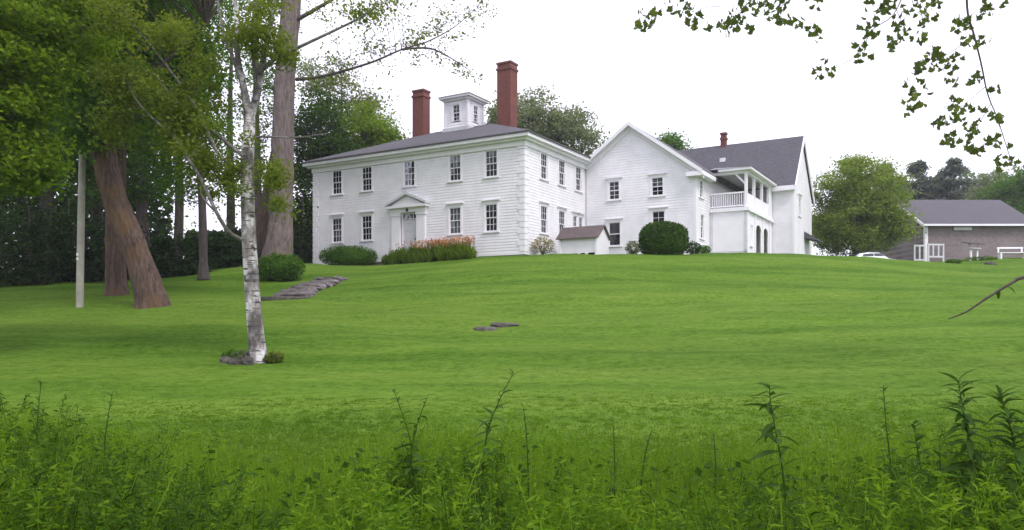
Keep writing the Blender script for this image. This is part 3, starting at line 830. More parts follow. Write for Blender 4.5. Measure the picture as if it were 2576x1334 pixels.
# ------------------------------------------------------------------ barn
def barn():
    Y0, x0, x1, d = 62.0, 32.4, 40.7, 9.0
    zb = EYE + 5.2
    b = empty('shingled_barn', (x0, Y0, zb), 0)
    tag(b, 'weathered grey shingled barn with dark roof and white corner board', 'barn')
    W_, E_, Rg = x1 - x0, 2.82, 5.4
    mb = MB().box(0, W_, 0, .1, -1, E_); mb.box(W_ - .1, W_, .1, d, -1, E_); mb.box(0, W_ - .1, d - .1, d, -1, E_)
    mb.prism([(0, .1, -2.2), (0, d - .1, -2.2), (0, d - .1, E_), (0, d / 2, Rg - .1), (0, .1, E_)], (.1, 0, 0))
    mb.prism([(W_, .1, E_), (W_, d - .1, E_), (W_, d / 2, Rg - .1)], (-.1, 0, 0))
    mb.build('wall', 'barn_wall_shingle', b)
    mb = MB(); mb.slab([(-.35, -.45, E_ - .1), (W_ + .35, -.45, E_ - .1), (W_ + .35, d / 2, Rg), (-.35, d / 2, Rg)], .1)
    mb.slab([(-.35, d / 2, Rg), (W_ + .35, d / 2, Rg), (W_ + .35, d + .45, E_ - .1), (-.35, d + .45, E_ - .1)], .1)
    mb.build('roof', 'barn_roof_shingle', b)
    mb = MB().prism([(-.42, -.47, E_ - .08), (-.42, d / 2, Rg + .02), (-.42, d / 2, Rg - .22), (-.42, -.47, E_ - .32)], (.06, 0, 0))
    mb.prism([(-.42, d + .47, E_ - .08), (-.42, d + .47, E_ - .32), (-.42, d / 2, Rg - .22), (-.42, d / 2, Rg + .02)], (.06, 0, 0)); mb.build('rake_board', 'trim_paint', b)
    MB().box(-.36, W_ + .3, -.52, -.46, E_ - .24, E_ - .09).build('gutter', 'trim_paint', b)
    MB().box(-.04, .2, -.04, .2, -1, E_ - .1).build('corner_board', 'trim_paint', b)
    MB().box(2.2, 3.6, -.12, -.02, E_ - .52, E_ - .26).build('lamp_box', 'grey_trim', b)
    # two white slatted gate panels by the corner
    def panel(name, label, loc, rz, n, w_, h_):
        e = empty(name, loc, rz); tag(e, label, 'fence panel')
        mb = MB().box(0, w_, -.04, .04, 0, .12); mb.box(0, w_, -.04, .04, h_ - .12, h_); mb.box(0, .1, -.045, .045, -.5, h_ + .02); mb.box(w_ - .1, w_, -.045, .045, -.5, h_ + .02)
        mb.build('frame', 'grey_trim', e)
        for k in range(1, n): MB().box(w_ * k / n - .05, w_ * k / n + .05, -.03, .03, .12, h_ - .12).build('slat', 'grey_trim', e)
    p = pt(2334, 648, 60.5); panel('fence_panel', 'white slatted fence panel in front of the shingled barn wall', p, R(8), 3, 1.35, 1.05)
    p = pt(2299, 656, 60.2); panel('fence_panel', 'white framed gate panel beside the barn corner board', p, R(-3), 2, .85, 1.2)
    # covered bird feeder
    p = pt(2450, 640, 59.5); p.z = g1(p.x, p.y)
    e = empty('bird_feeder', p, R(12)); tag(e, 'small roofed bird feeder on two white posts before the barn', 'bird feeder')
    for sx in (-1, 1): MB().box(sx * .28 - .06, sx * .28 + .06, -.06, .06, -.4, .95).build('post', 'trim_paint', e)
    MB().box(-.42, .42, -.25, .25, .86, .93).build('tray', 'grey_trim', e)
    MB().slab([(-.62, -.42, 1.22), (.62, -.42, 1.22), (.62, .42, 1.42), (-.62, .42, 1.42)], .06).build('roof', 'dark_bark', e)
    for sx in (-1, 1): MB().box(sx * .36 - .03, sx * .36 + .03, -.04, .04, .93, 1.26).build('roof_prop', 'grey_trim', e)
    p = pt(2545, 632, 59.5); p.z = g1(p.x, p.y)
    e = empty('garden_bench', p, R(-4)); tag(e, 'low white garden bench at the far end of the barn wall', 'bench')
    MB().box(-.95, .95, -.22, .22, .42, .48).build('seat', 'trim_paint', e)
    for sx in (-1, 1): MB().box(sx * .85 - .06, sx * .85 + .06, -.2, .2, -.3, .42).build('leg', 'trim_paint', e)
    mb = MB().box(-.95, .95, .2, .25, .78, .9); mb.box(-.9, -.8, .2, .25, .48, .78); mb.box(.8, .9, .2, .25, .48, .78); mb.build('backrest', 'trim_paint', e)
barn()

# ------------------------------------------------------------------ parked car behind the crest
def car():
    x, Y = 25.9, 57.5
    c = empty('parked_car', (x, Y, EYE + 3.85), R(4)); tag(c, 'pale silver saloon car parked behind the lawn crest by the barn', 'car')
    prof = [(-2.2, .35), (-2.25, .75), (-1.95, .95), (-1.5, 1.0), (-1.0, 1.36), (-.3, 1.46), (.5, 1.44), (1.15, 1.02), (1.9, .9), (2.2, .72), (2.22, .35)]
    n = len(prof); mb = MB(); rings = []
    for (y, k, kz) in ((-.86, .97, .0), (-.72, 1, .0), (.72, 1, .0), (.86, .97, .0)):
        rings.append([(px_ * k, (y * (0.80 if pz_ > 1.1 else 1.0)), pz_ - (.05 if abs(y) > .8 else 0)) for px_, pz_ in prof])
    v = [p for r_ in rings for p in r_]; f = []
    for i in range(3):
        for k in range(n): f.append((i * n + k, i * n + (k + 1) % n, (i + 1) * n + (k + 1) % n, (i + 1) * n + k))
    f += [tuple(range(n)), tuple(reversed(range(3 * n, 4 * n)))]
    mb.add(v, f); mb.build('body', 'car_paint', c)
    for sy in (-1, 1):
        MB().prism([(-.95, sy * .80, 1.02), (.0, sy * .80, 1.02), (.0, sy * .72, 1.36), (-.75, sy * .72, 1.32)], (0, sy * .02, 0)).build('side_window', 'car_glass', c)
        MB().prism([(.06, sy * .80, 1.02), (1.0, sy * .80, 1.02), (.5, sy * .72, 1.36), (.06, sy * .72, 1.36)], (0, sy * .02, 0)).build('side_window', 'car_glass', c)
        for wx in (-1.4, 1.35):
            mb = MB().tube([(wx, sy * .70, .32), (wx, sy * .90, .32)], [.32, .32], 16); wl = mb.build('wheel', 'tyre', c)
            MB().tube([(wx, sy * .90, .32), (wx, sy * .915, .32)], [.2, .19], 12).build('rim', 'chrome', wl)
        MB().box(2.12, 2.235, sy * .6 - .14, sy * .6 + .14, .6, .72).build('headlight', 'chrome', c)
    MB().prism([(.56, -.55, 1.43), (.56, .55, 1.43), (1.12, .62, 1.05), (1.12, -.62, 1.05)], (.02, 0, .015)).build('windscreen', 'car_glass', c)
    MB().prism([(-.98, .55, 1.36), (-.98, -.55, 1.36), (-1.45, -.62, 1.02), (-1.45, .62, 1.02)], (-.02, 0, .015)).build('rear_window', 'car_glass', c)
car()

# ------------------------------------------------------------------ trees
def trunk_px(path, Y, dY=None):
    """path: (px, py, width_px) -> points and radii at distance Y"""
    P, r_ = [], []
    for i, (px, py, w_) in enumerate(path):
        y = Y + (dY[i] if dY else 0)
        P.append(pt(px, py, y)); r_.append(w_ / F * y / 2)
    return P, r_

def make_tree(name, label, cat, base, trunk, bark_, ells, leaf, leafm, per, rc, limbs=(), group=None, squash=.6, hang=0.0, aspect=.6, twig_bark='twig_bark', nsec=12, wob=.12, branch_r=.03, lo=.35, extra=None, limb_bark=None, furrow=0.0, flare=0.0, tsub=6):
    """ells: list of (x,y,z,rx,ry,rz,nclumps)"""
    e = empty(name, base); tag(e, label, cat, group)
    b = Vector(base)
    sp, sr = smooth_path(trunk[0], trunk[1], tsub)
    m = MB().tube([p - b for p in sp], sr, nsec, wob, seed=random.randint(0, 99), furrow=furrow, flare=flare); m.build('trunk', bark_, e)
    attach = [p for p in sp[len(sp) // 3:]]
    for (lp, lr) in limbs:
        s2, r2 = smooth_path(lp, lr, 5)
        MB().tube([p - b for p in s2], r2, 7, wob * .6, seed=random.randint(0, 99)).build('limb', bark_ if lr[0] > (.15 if limb_bark is None and twig_bark == 'twig_bark' else .05) else (limb_bark or twig_bark), e)
        attach += s2
    att = np.array([list(p) for p in attach])
    cents = [sample_ell(q, int(q[6]), lo) for q in ells]
    if extra is not None and len(extra): cents.append(np.array(extra))
    if cents:
        C = np.concatenate(cents)
        bm_ = MB()
        pick = C if len(C) < 260 else C[rng.permutation(len(C))[:260]]
        for c in pick:
            dd = att - c; dist = np.linalg.norm(dd * np.array([1, 1, .8]) , axis=1) + np.maximum(att[:, 2] - c[2], 0) * .5
            a = Vector(att[np.argmin(dist)]); c_ = Vector(c)
            if (c_ - a).length < .3: continue
            mid = (a + c_) / 2 + Vector((random.uniform(-.1, .1), random.uniform(-.1, .1), random.uniform(.0, .18))) * (c_ - a).length
            L = (c_ - a).length
            r0 = min(branch_r * (0.35 + .2 * L), trunk[1][-1] * .7 + .01)
            s2, r2 = smooth_path([a - b, mid - b, c_ - b], [r0, r0 * .6, r0 * .2], 3)
            bm_.tube(s2, r2, 4, 0, cap=False)
        if bm_.v:
            o = bm_.build('branching', twig_bark, e); o['kind'] = 'stuff'
        LC = clump_leaves(C, rc, per, squash)
        Q = leaf_quads(LC, leaf, aspect, .35, hang)
        o = np_quads('crown', Q, leafm, e, loc=base); o['kind'] = 'stuff'
    return e

def ell(px, py, Y, rpx, rpy, rY, n):
    p = pt(px, py, Y); return (p.x, p.y, p.z, rpx / F * Y, rY, rpy / F * Y, n)

# leaning old trunk and its crown
T = trunk_px([(386, 790, 84), (377, 745, 70), (350, 650, 58), (315, 570, 57), (284, 490, 57), (264, 400, 52), (250, 280, 46), (245, 100, 50), (250, -120, 40), (260, -350, 25)], 27)
make_tree('leaning_tree', 'old tree with thick brown trunk leaning over beside the grey pole', 'tree', gp(388, 27), T, 'pine_bark',
          [ell(300, 130, 27.5, 200, 190, 2.6, 190), ell(420, 170, 28.5, 120, 140, 2.0, 90), ell(250, -260, 27, 420, 260, 5, 200), ell(215, 320, 26.2, 75, 45, .8, 26), (-16, 30, 13.5, 5.5, 5, 3, 110), (-13, 24.5, 14.8, 5.5, 5, 2.0, 240), ell(290, 240, 25.6, 90, 110, .8, 60)], .17, 'leaf_mid', 95, .66,  # clumps in world units, mostly above the frame, added to shade the lawn
          limbs=[([pt(255, 300, 27), pt(330, 230, 26.6), pt(420, 150, 26.2), pt(520, 60, 26)], [.1, .07, .05, .03]),
                 ([pt(250, 240, 27), pt(180, 160, 27.6), pt(90, 60, 28)], [.2, .12, .06])], nsec=56, tsub=16, furrow=.035, flare=.16)
# upright trunk behind it
T = trunk_px([(293, 752, 60), (292, 720, 46), (290, 600, 42), (292, 480, 44), (292, 350, 44), (298, 150, 38), (305, -100, 30), (310, -300, 16)], 31)
make_tree('straight_tree', 'straight brown trunk standing right behind the leaning tree', 'tree', gp(293, 31), T, 'pine_bark',
          [ell(330, 60, 31.5, 260, 190, 2.8, 120), ell(420, 330, 32.5, 120, 110, 1.6, 34), (-19, 34, 12.5, 6, 6.5, 3, 190), ell(210, 330, 33, 120, 90, 1.5, 34)], .17, 'leaf_mid', 85, .85, nsec=56, tsub=16, furrow=.035, flare=.16)  # the clump in world units is added to shade the ground below
# massive trunk left of the house with a twin behind
T = trunk_px([(697, 690, 100), (699, 655, 74), (706, 560, 58), (710, 420, 54), (714, 250, 50), (721, 150, 48), (733, 0, 45), (745, -200, 36), (750, -420, 20)], 43)
twigs = []
lA = [pt(745, 200, 43), pt(800, 195, 42.6), pt(860, 180, 42.2), pt(940, 155, 42), pt(1010, 125, 41.6), pt(1075, 105, 41.4), pt(1140, 70, 41.2), pt(1200, 20, 41)]
lB = [pt(1010, 125, 41.6), pt(1080, 122, 41.4), pt(1140, 150, 41.3), pt(1185, 180, 41)]
ex = []
for (x0, y0, x1, y1, n, sp_) in ((830, 150, 1000, 110, 26, 42), (1000, 110, 1210, 20, 42, 44), (1040, 115, 1190, 190, 20, 22), (780, 40, 1180, 10, 40, 36), (760, 190, 960, 230, 30, 42)):
    for k in range(n):
        f = random.random(); p = pt(x0 + (x1 - x0) * f + random.gauss(0, sp_ * .5), y0 + (y1 - y0) * f + random.gauss(0, sp_ * .6), 42 + random.gauss(0, .8)); ex.append(list(p))
make_tree('massive_tree', 'massive grey tree trunk soaring between the birch and the house', 'tree', gp(697, 43), T, 'grey_bark',
          [ell(640, -160, 43, 360, 150, 5, 110)], .16, 'leaf_olive', 22, .6,
          limbs=[(lA, [.11, .09, .075, .06, .045, .035, .025, .012]), (lB, [.06, .05, .03, .015]),
                 ([pt(728, 60, 43), pt(800, 20, 42.6), pt(900, -40, 42)], [.14, .10, .06])], extra=ex, branch_r=.018, nsec=56, tsub=16, furrow=.035, flare=.16)
T = trunk_px([(664, 690, 70), (667, 655, 52), (672, 560, 46), (684, 470, 40), (704, 350, 34), (712, 150, 28), (722, -50, 20)], 46)
make_tree('slender_tree', 'thinner brown trunk close behind the massive grey trunk', 'tree', gp(664, 46), T, 'pine_bark',
          [ell(665, 60, 47, 80, 120, 1.6, 26), ell(700, 470, 44.5, 30, 60, .6, 10), ell(650, 300, 46, 40, 160, 1.2, 24)], .18, 'leaf_olive', 60, .7)
# small dark tree in the clearing
T = trunk_px([(513, 705, 34), (512, 660, 22), (510, 560, 20), (506, 470, 18), (498, 380, 14), (490, 250, 9)], 38)
make_tree('clearing_tree', 'small dark slender tree in the clearing between the leaning tree and the birch', 'tree', gp(513, 38), T, 'dark_bark',
          [ell(500, 330, 38, 95, 130, 1.8, 44), ell(450, 450, 38, 60, 70, 1.5, 16)], .17, 'leaf_mid', 60, .75)

# birch
T = trunk_px([(655, 918, 54), (650, 895, 42), (640, 800, 38), (631, 680, 36), (624, 540, 34), (622, 420, 32), (627, 330, 29), (628, 290, 27)], 17)
def P(*a): return [pt(x, y, 17 + d) for x, y, d in a]
limbs = [(P((628, 296, 0), (612, 215, -.1), (598, 140, -.2), (596, 60, -.2), (588, -60, -.2)), [.108, .075, .06, .05, .035]),
         (P((629, 296, 0), (648, 235, .1), (662, 150, .2), (680, 70, .2), (700, -60, .2)), [.10, .078, .064, .05, .035]),
         (P((606, 200, -.1), (582, 135, .1), (560, 70, .2), (543, -30, .3)), [.05, .04, .035, .02]),
         (P((650, 235, .1), (636, 120, .4), (640, 20, .5), (645, -60, .5)), [.05, .045, .04, .03]),
         (P((612, 605, 0), (575, 582, -.2), (545, 535, -.4), (505, 450, -.5), (470, 395, -.5), (440, 345, -.6), (375, 290, -.7), (335, 240, -.8)), [.045, .042, .038, .034, .03, .026, .02, .01]),
         (P((618, 400, 0), (560, 350, .2), (490, 300, .4), (430, 240, .5), (390, 190, .6), (350, 175, .7)), [.045, .038, .03, .025, .02, .01]),
         (P((545, 535, -.4), (520, 510, -.3), (505, 480, -.2), (515, 440, -.1)), [.025, .02, .016, .01]),
         (P((622, 430, 0), (555, 395, -.3), (510, 300, -.3), (470, 235, -.3), (400, 140, -.3), (350, 80, -.2)), [.04, .034, .03, .026, .018, .01]),
         (P((634, 350, 0), (660, 344, -.2), (720, 346, -.4), (770, 344, -.5), (830, 334, -.6)), [.028, .024, .018, .012, .006]),
         (P((652, 185, .1), (690, 150, -.2), (760, 115, -.5), (860, 68, -.8), (910, 42, -.9), (960, 8, -1)), [.05, .045, .036, .026, .018, .01])]
ex = []
for (x0, y0, x1, y1, n, sp_) in ((600, 440, 430, 330, 34, 44), (500, 330, 350, 200, 36, 40), (560, 250, 420, 60, 26, 50), (400, 250, 270, 180, 30, 55), (380, 60, 250, 20, 26, 60), (300, 330, 270, 290, 12, 30), (600, 100, 700, -40, 26, 50), (690, 420, 700, 520, 14, 18), (660, 60, 720, 160, 18, 24), (480, 470, 600, 480, 8, 30), (880, 60, 960, 20, 6, 24)):
    for k in range(n):
        f = random.random(); ex.append(list(pt(x0 + (x1 - x0) * f + random.gauss(0, sp_ * .55), y0 + (y1 - y0) * f + random.gauss(0, sp_ * .55), 17 + random.gauss(0, .5))))
make_tree('birch_tree', 'white paper birch with peeling bark and forked top on the lawn', 'tree', gp(652, 17), T, 'birch_bark', [], .085, 'leaf_olive', 95, .36,
          limbs=limbs, extra=ex, hang=.35, branch_r=.007, twig_bark='twig_bark', nsec=16, wob=.06, limb_bark='birch_limb', flare=.25, tsub=10)

# near maple at the left edge, its trunk outside the picture
T = ([Vector((-13.2, 16, g1(-13.2, 16) - .2)), Vector((-13.1, 16, 4)), Vector((-13.0, 16, 8)), Vector((-12.8, 16, 12))], [.45, .36, .3, .15])
make_tree('edge_maple', 'bright green maple crown hanging in beside the grey pole', 'tree', (-13.2, 16, g1(-13.2, 16)), T, 'dark_bark',
          [ell(10, 110, 17, 150, 170, 1.5, 80), ell(20, 330, 16.6, 110, 110, 1.0, 46), ell(60, 440, 16.2, 66, 60, .7, 24), ell(160, 60, 18, 150, 110, 1.5, 46), ell(-160, 100, 16, 200, 330, 2.2, 80), (-18, 24, 12.6, 5, 4.5, 2.2, 150)],  # last clump, in world units, added to shade the left lawn
          .125, 'leaf_bright', 110, .46, squash=.4)

# woodland behind the left lawn, tree by tree
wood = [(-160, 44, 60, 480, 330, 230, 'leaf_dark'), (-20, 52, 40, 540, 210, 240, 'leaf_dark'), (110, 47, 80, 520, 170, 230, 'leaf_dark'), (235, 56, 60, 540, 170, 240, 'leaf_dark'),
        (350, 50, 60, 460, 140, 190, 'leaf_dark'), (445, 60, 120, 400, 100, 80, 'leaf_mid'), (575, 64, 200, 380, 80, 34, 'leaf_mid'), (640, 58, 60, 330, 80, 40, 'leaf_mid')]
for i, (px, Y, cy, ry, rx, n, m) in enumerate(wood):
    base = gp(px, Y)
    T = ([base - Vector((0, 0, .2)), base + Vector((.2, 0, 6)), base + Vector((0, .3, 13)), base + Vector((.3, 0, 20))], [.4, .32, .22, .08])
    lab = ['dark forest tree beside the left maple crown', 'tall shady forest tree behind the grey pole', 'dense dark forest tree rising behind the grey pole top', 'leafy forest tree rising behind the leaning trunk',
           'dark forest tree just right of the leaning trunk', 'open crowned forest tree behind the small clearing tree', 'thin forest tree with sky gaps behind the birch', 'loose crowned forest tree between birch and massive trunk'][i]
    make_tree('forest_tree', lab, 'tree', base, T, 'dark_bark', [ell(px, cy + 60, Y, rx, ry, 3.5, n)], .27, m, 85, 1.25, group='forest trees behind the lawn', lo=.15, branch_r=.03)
# understory bushes in the shade
def shrub(name, label, cat, base, r_, leaf, n, m, group=None, stems=5, hang=0, aspect=.6, shell=.5, power=2.0, core=None):
    e = empty(name, base); tag(e, label, cat, group)
    b = Vector(base); mb = MB()
    for k in range(stems):
        a = random.uniform(0, 6.28); q = Vector((math.cos(a) * r_[0] * .6, math.sin(a) * r_[1] * .6, r_[2] * random.uniform(1.0, 1.5)))
        mb.tube(*smooth_path([Vector((0, 0, -.1)), q * .5 + Vector((0, 0, .1)), q], [.035, .025, .01], 3), 5)
    mb.build('stem', 'twig_bark', e)
    d = rng.normal(size=(n, 3)); d = unit(d)
    if power != 2.0:
        d = d / (np.sum(np.abs(d) ** power, axis=1, keepdims=True) ** (1 / power))
    rad = rng.uniform(shell ** 3, 1, (n, 1)) ** (1 / 3)
    C = np.array([0, 0, r_[2] * .92]) + d * rad * np.array(r_)
    lump = np.array([mnoise.noise(Vector(c) * (1.6 / max(r_))) for c in C[:, :]]) if n < 60000 else np.zeros(n)
    C = C * (1 + (.12 if power == 2 else .03) * lump[:, None]); C[:, 2] = np.maximum(C[:, 2], .02)
    o = np_quads('foliage', leaf_quads(C, leaf, aspect, .2, hang), m, e); o['kind'] = 'stuff'
    if core:
        mb = MB(); N1, N2 = 14, 9
        for j in range(N2):
            th = math.pi * (j + .5) / N2
            for i in range(N1):
                ph = 2 * math.pi * i / N1
                dd = Vector((math.sin(th) * math.cos(ph), math.sin(th) * math.sin(ph), math.cos(th)))
                dd /= (abs(dd.x) ** power + abs(dd.y) ** power + abs(dd.z) ** power) ** (1 / power)
                mb.v.append((dd.x * r_[0] * core, dd.y * r_[1] * core, max(.0, dd.z * r_[2] * core + r_[2] * .92)))
        for j in range(N2 - 1):
            for i in range(N1): mb.f.append((j * N1 + i, j * N1 + (i + 1) % N1, (j + 1) * N1 + (i + 1) % N1, (j + 1) * N1 + i))
        mb.f += [tuple(range(N1)), tuple(reversed(range((N2 - 1) * N1, N2 * N1)))]
        mb.build('inner_growth', m, e)
    return e
und = [(-40, 38, 3.4, 'dark undergrowth bush by the left maple'), (70, 40, 3.2, 'dark undergrowth bush left of the grey pole'), (170, 42, 3.4, 'dark undergrowth bush behind the grey pole'), (255, 41, 2.9, 'dark undergrowth bush behind the straight trunk'),
       (370, 43, 2.4, 'dark undergrowth bush behind the leaning trunk foot'), (440, 41, 1.7, 'low dark bush right of the leaning trunk'), (565, 44, 1.9, 'dark green bush seen left of the birch trunk'), (760, 53, 4.2, 'dark evergreen bush against the left house corner'), (630, 48, 2.2, 'dark bush behind the birch trunk')]
leafmat('leaf_shaded', [(0.014, 0.034, 0.010), (0.024, 0.055, 0.014), (0.045, 0.09, 0.02)], 0.25)  # dark green deepened to put the canopy's shade into the leaf colour
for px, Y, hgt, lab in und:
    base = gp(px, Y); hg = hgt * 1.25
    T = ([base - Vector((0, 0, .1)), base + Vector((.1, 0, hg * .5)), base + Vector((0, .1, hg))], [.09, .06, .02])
    make_tree('undergrowth_bush', lab, 'bush', base, T, 'dark_bark', [(base.x, base.y, base.z + hg * .42, hg * .62, hg * .5, hg * .5, 34), (base.x + .5, base.y, base.z + hg * .2, hg * .75, hg * .5, hg * .22, 22)], .22, 'leaf_shaded', 75, hg * .2,
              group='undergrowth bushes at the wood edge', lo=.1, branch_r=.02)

# the deep wood beyond, one dark mass
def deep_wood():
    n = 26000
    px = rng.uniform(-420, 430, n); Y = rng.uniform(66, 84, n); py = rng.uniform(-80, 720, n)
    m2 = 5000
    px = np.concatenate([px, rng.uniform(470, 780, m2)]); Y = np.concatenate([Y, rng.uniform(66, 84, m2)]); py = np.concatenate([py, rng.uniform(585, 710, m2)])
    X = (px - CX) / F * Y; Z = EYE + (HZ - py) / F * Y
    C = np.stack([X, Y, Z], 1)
    o = np_quads('deep_wood', leaf_quads(C, .85, .7), 'leaf_shaded'); tag(o, 'dark wall of deep woodland behind the forest trees', 'woodland', kind='stuff')
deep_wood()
# trees beside and behind the house
def bg_tree(name, label, px, Y, ells_px, leaf, m, per, rc, trunk_top, bark_='dark_bark', group=None, w0=.3, n_=1, lo=.3):
    base = gp(px, Y)
    top = pt(px, trunk_top, Y)
    T = ([base - Vector((0, 0, .3)), base.lerp(top, .35) + Vector((.1, 0, 0)), base.lerp(top, .7), top], [w0, w0 * .75, w0 * .5, w0 * .15])
    make_tree(name, label, 'tree', base, T, bark_, [ell(*q) for q in ells_px], leaf, m, per, rc, group=group, lo=lo)
bg_tree('broadleaf_tree', 'dark dense tree beside the left house corner', 800, 58, [(800, 340, 58, 75, 110, 3, 80), (850, 400, 57, 70, 60, 2.5, 40), (780, 480, 58, 50, 150, 2.5, 80), (770, 600, 57, 45, 60, 2, 40)], .26, 'leaf_dark', 90, 1.1, 260)
bg_tree('broadleaf_tree', 'bright green tree leaning over the left end of the main roof', 925, 62, [(915, 340, 61, 75, 70, 3, 90), (955, 350, 60, 50, 50, 2, 40), (880, 390, 60, 60, 30, 2, 36)], .25, 'leaf_bright', 85, .95, 300)
bg_tree('broadleaf_tree', 'pale grey green tree rising above the dark tree left of the house', 860, 72, [(850, 250, 72, 100, 80, 3, 40), (800, 190, 72, 60, 60, 3, 20), (930, 290, 72, 40, 40, 2, 24)], .27, 'leaf_grey', 75, 1.2, 200)
bg_tree('broadleaf_tree', 'grey green tree rising behind the tall right chimney', 1370, 78, [(1330, 310, 78, 90, 75, 4, 120), (1430, 345, 78, 75, 65, 4, 90), (1265, 315, 78, 45, 60, 3, 40)], .3, 'leaf_grey', 85, 1.2, 280)
bg_tree('broadleaf_tree', 'small treetop showing behind the gabled wing roof', 1690, 88, [(1690, 375, 88, 38, 32, 3, 50)], .28, 'leaf_mid', 80, 1.0, 370)
bg_tree('broadleaf_tree', 'round yellow green tree between the house and the barn', 2150, 60, [(2165, 480, 60, 108, 78, 3.4, 170), (2130, 555, 60, 80, 75, 3, 100), (2230, 560, 59.5, 55, 62, 2, 70), (2115, 605, 60, 60, 40, 2.4, 60), (2190, 600, 60, 50, 35, 2, 40), (2150, 418, 60, 30, 25, 1.6, 16)], .2, 'leaf_yellowish', 95, .8, 440, lo=.15)
# conifers far behind the barn
def conifer(px, Y, py_top, rpx, label, m='leaf_pine'):
    base = gp(px, Y); top = pt(px, py_top, Y); H = (top - base).length; rb = rpx * 1.5 / F * Y
    e = empty('pine_tree', base); tag(e, label, 'tree', 'pines behind the barn')
    MB().tube(*smooth_path([Vector((0, 0, -.3)), Vector((0, 0, H * .5)), Vector((0, 0, H))], [.28, .18, .03], 4), 8).build('trunk', 'dark_bark', e)
    Cs = []
    mb = MB()
    for k in range(120):
        f = random.uniform(.12, .99); z = H * f; rr = rb * (1 - f) ** .75 * random.uniform(.7, 1.25) + .25
        a = random.uniform(0, 6.28); tip = Vector((math.cos(a) * rr, math.sin(a) * rr, z + rr * .12))
        mb.tube([Vector((0, 0, z)), tip], [.05, .012], 4, cap=False)
        nn = 80
        t_ = rng.uniform(.25, 1.05, (nn, 1)); Cs.append(np.array([0, 0, z]) + t_ * (np.array(tip) - np.array([0, 0, z])) + rng.normal(scale=(.32, .32, .2), size=(nn, 3)))
    o = mb.build('branching', 'dark_bark', e); o['kind'] = 'stuff'
    o = np_quads('crown', leaf_quads(np.concatenate(Cs), .6, .35, .5), m, e); o['kind'] = 'stuff'
for a in [(2228, 100, 418, 45, 'narrow blue green pine between the round tree and the barn'), (2310, 104, 408, 55, 'blue green pine rising over the left end of the barn roof'), (2400, 102, 404, 70, 'broad dark pine above the middle of the barn roof'),
          (2360, 110, 440, 70, 'shorter pine filled in between the two taller pines'), (2460, 108, 455, 60, 'pine sloping down towards the right of the barn ridge'), (2265, 108, 450, 60, 'short pine behind the narrow pine')]:
    conifer(*a)
def far_line():
    n = 16000; px = rng.uniform(2040, 2900, n); Y = rng.uniform(118, 135, n)
    top = 452 - 16 * np.sin(px * .021) - 12 * np.sin(px * .057 + 1) - 8 * np.sin(px * .13) + np.where(px < 2170, 70, 0)
    py = top + rng.uniform(0, 1, n) ** .8 * (600 - top)
    C = np.stack([(px - CX) / F * Y, Y, EYE + (HZ - py) / F * Y], 1)
    o = np_quads('far_woodland', leaf_quads(C, .9, .6), 'leaf_grey_dark'); tag(o, 'hazy green line of woodland beyond the barn', 'woodland', kind='stuff')
leafmat('leaf_grey_dark', [(0.10, 0.145, 0.09), (0.14, 0.19, 0.115), (0.18, 0.23, 0.14)], 0.4)
far_line()
bg_tree('broadleaf_tree', 'light green tree behind the right end of the barn roof', 2550, 92, [(2550, 500, 92, 70, 60, 3, 60), (2600, 470, 92, 60, 60, 3, 50)], .32, 'leaf_mid', 85, 1.2, 450)
bg_tree('broadleaf_tree', 'pointed green tree at the far right behind the barn', 2500, 96, [(2500, 480, 96, 40, 45, 3, 30), (2480, 530, 96, 50, 40, 3, 36)], .32, 'leaf_grey', 85, 1.1, 440)
bg_tree('broadleaf_tree', 'far green tree beyond the right barn end', 2680, 90, [(2680, 500, 90, 90, 90, 4, 60)], .26, 'leaf_mid', 70, 1.2, 430)

# ------------------------------------------------------------------ pole, steps, stones
b = gp(200, 27)
e = empty('wooden_pole', b); tag(e, 'bare pale grey wooden utility pole standing beside the leaning tree', 'pole')
tp = pt(208, 332, 27) - b
MB().tube(*smooth_path([Vector((0, 0, -.5)), tp * .5, tp], [.125, .115, .10], 8), 14).build('shaft', 'pole_wood', e)
MB().tube([tp, tp + Vector((0, 0, .05))], [.11, .08], 14).build('cap', 'iron', e)
for z in (1.6, 1.75): MB().box(-.03, .03, -.14, -.10, z, z + .08).build('tag_plate', 'vent_metal', e)

def rock_mesh(name, rx, ry, rz, seed, mat, flat=False):
    mb = MB(); n1, n2 = 14, 8
    for j in range(n2 + 1):
        th = math.pi * j / n2
        for i in range(n1):
            ph = 2 * math.pi * i / n1
            d = Vector((math.sin(th) * math.cos(ph), math.sin(th) * math.sin(ph), math.cos(th)))
            p_ = 4.0 if flat else 2.4
            d /= (abs(d.x) ** p_ + abs(d.y) ** p_ + abs(d.z) ** p_) ** (1 / p_)
            k = 1 + .24 * mnoise.noise(d * 1.6 + Vector((seed * 3.1, 0, 0))) + .1 * mnoise.noise(d * 4 + Vector((seed, 5, 0)))
            mb.v.append((d.x * rx * k, d.y * ry * k, d.z * rz * k))
    for j in range(n2):
        for i in range(n1): mb.f.append((j * n1 + i, (j + 1) * n1 + i, (j + 1) * n1 + (i + 1) % n1, j * n1 + (i + 1) % n1))
    return mb.mesh(name, mat)

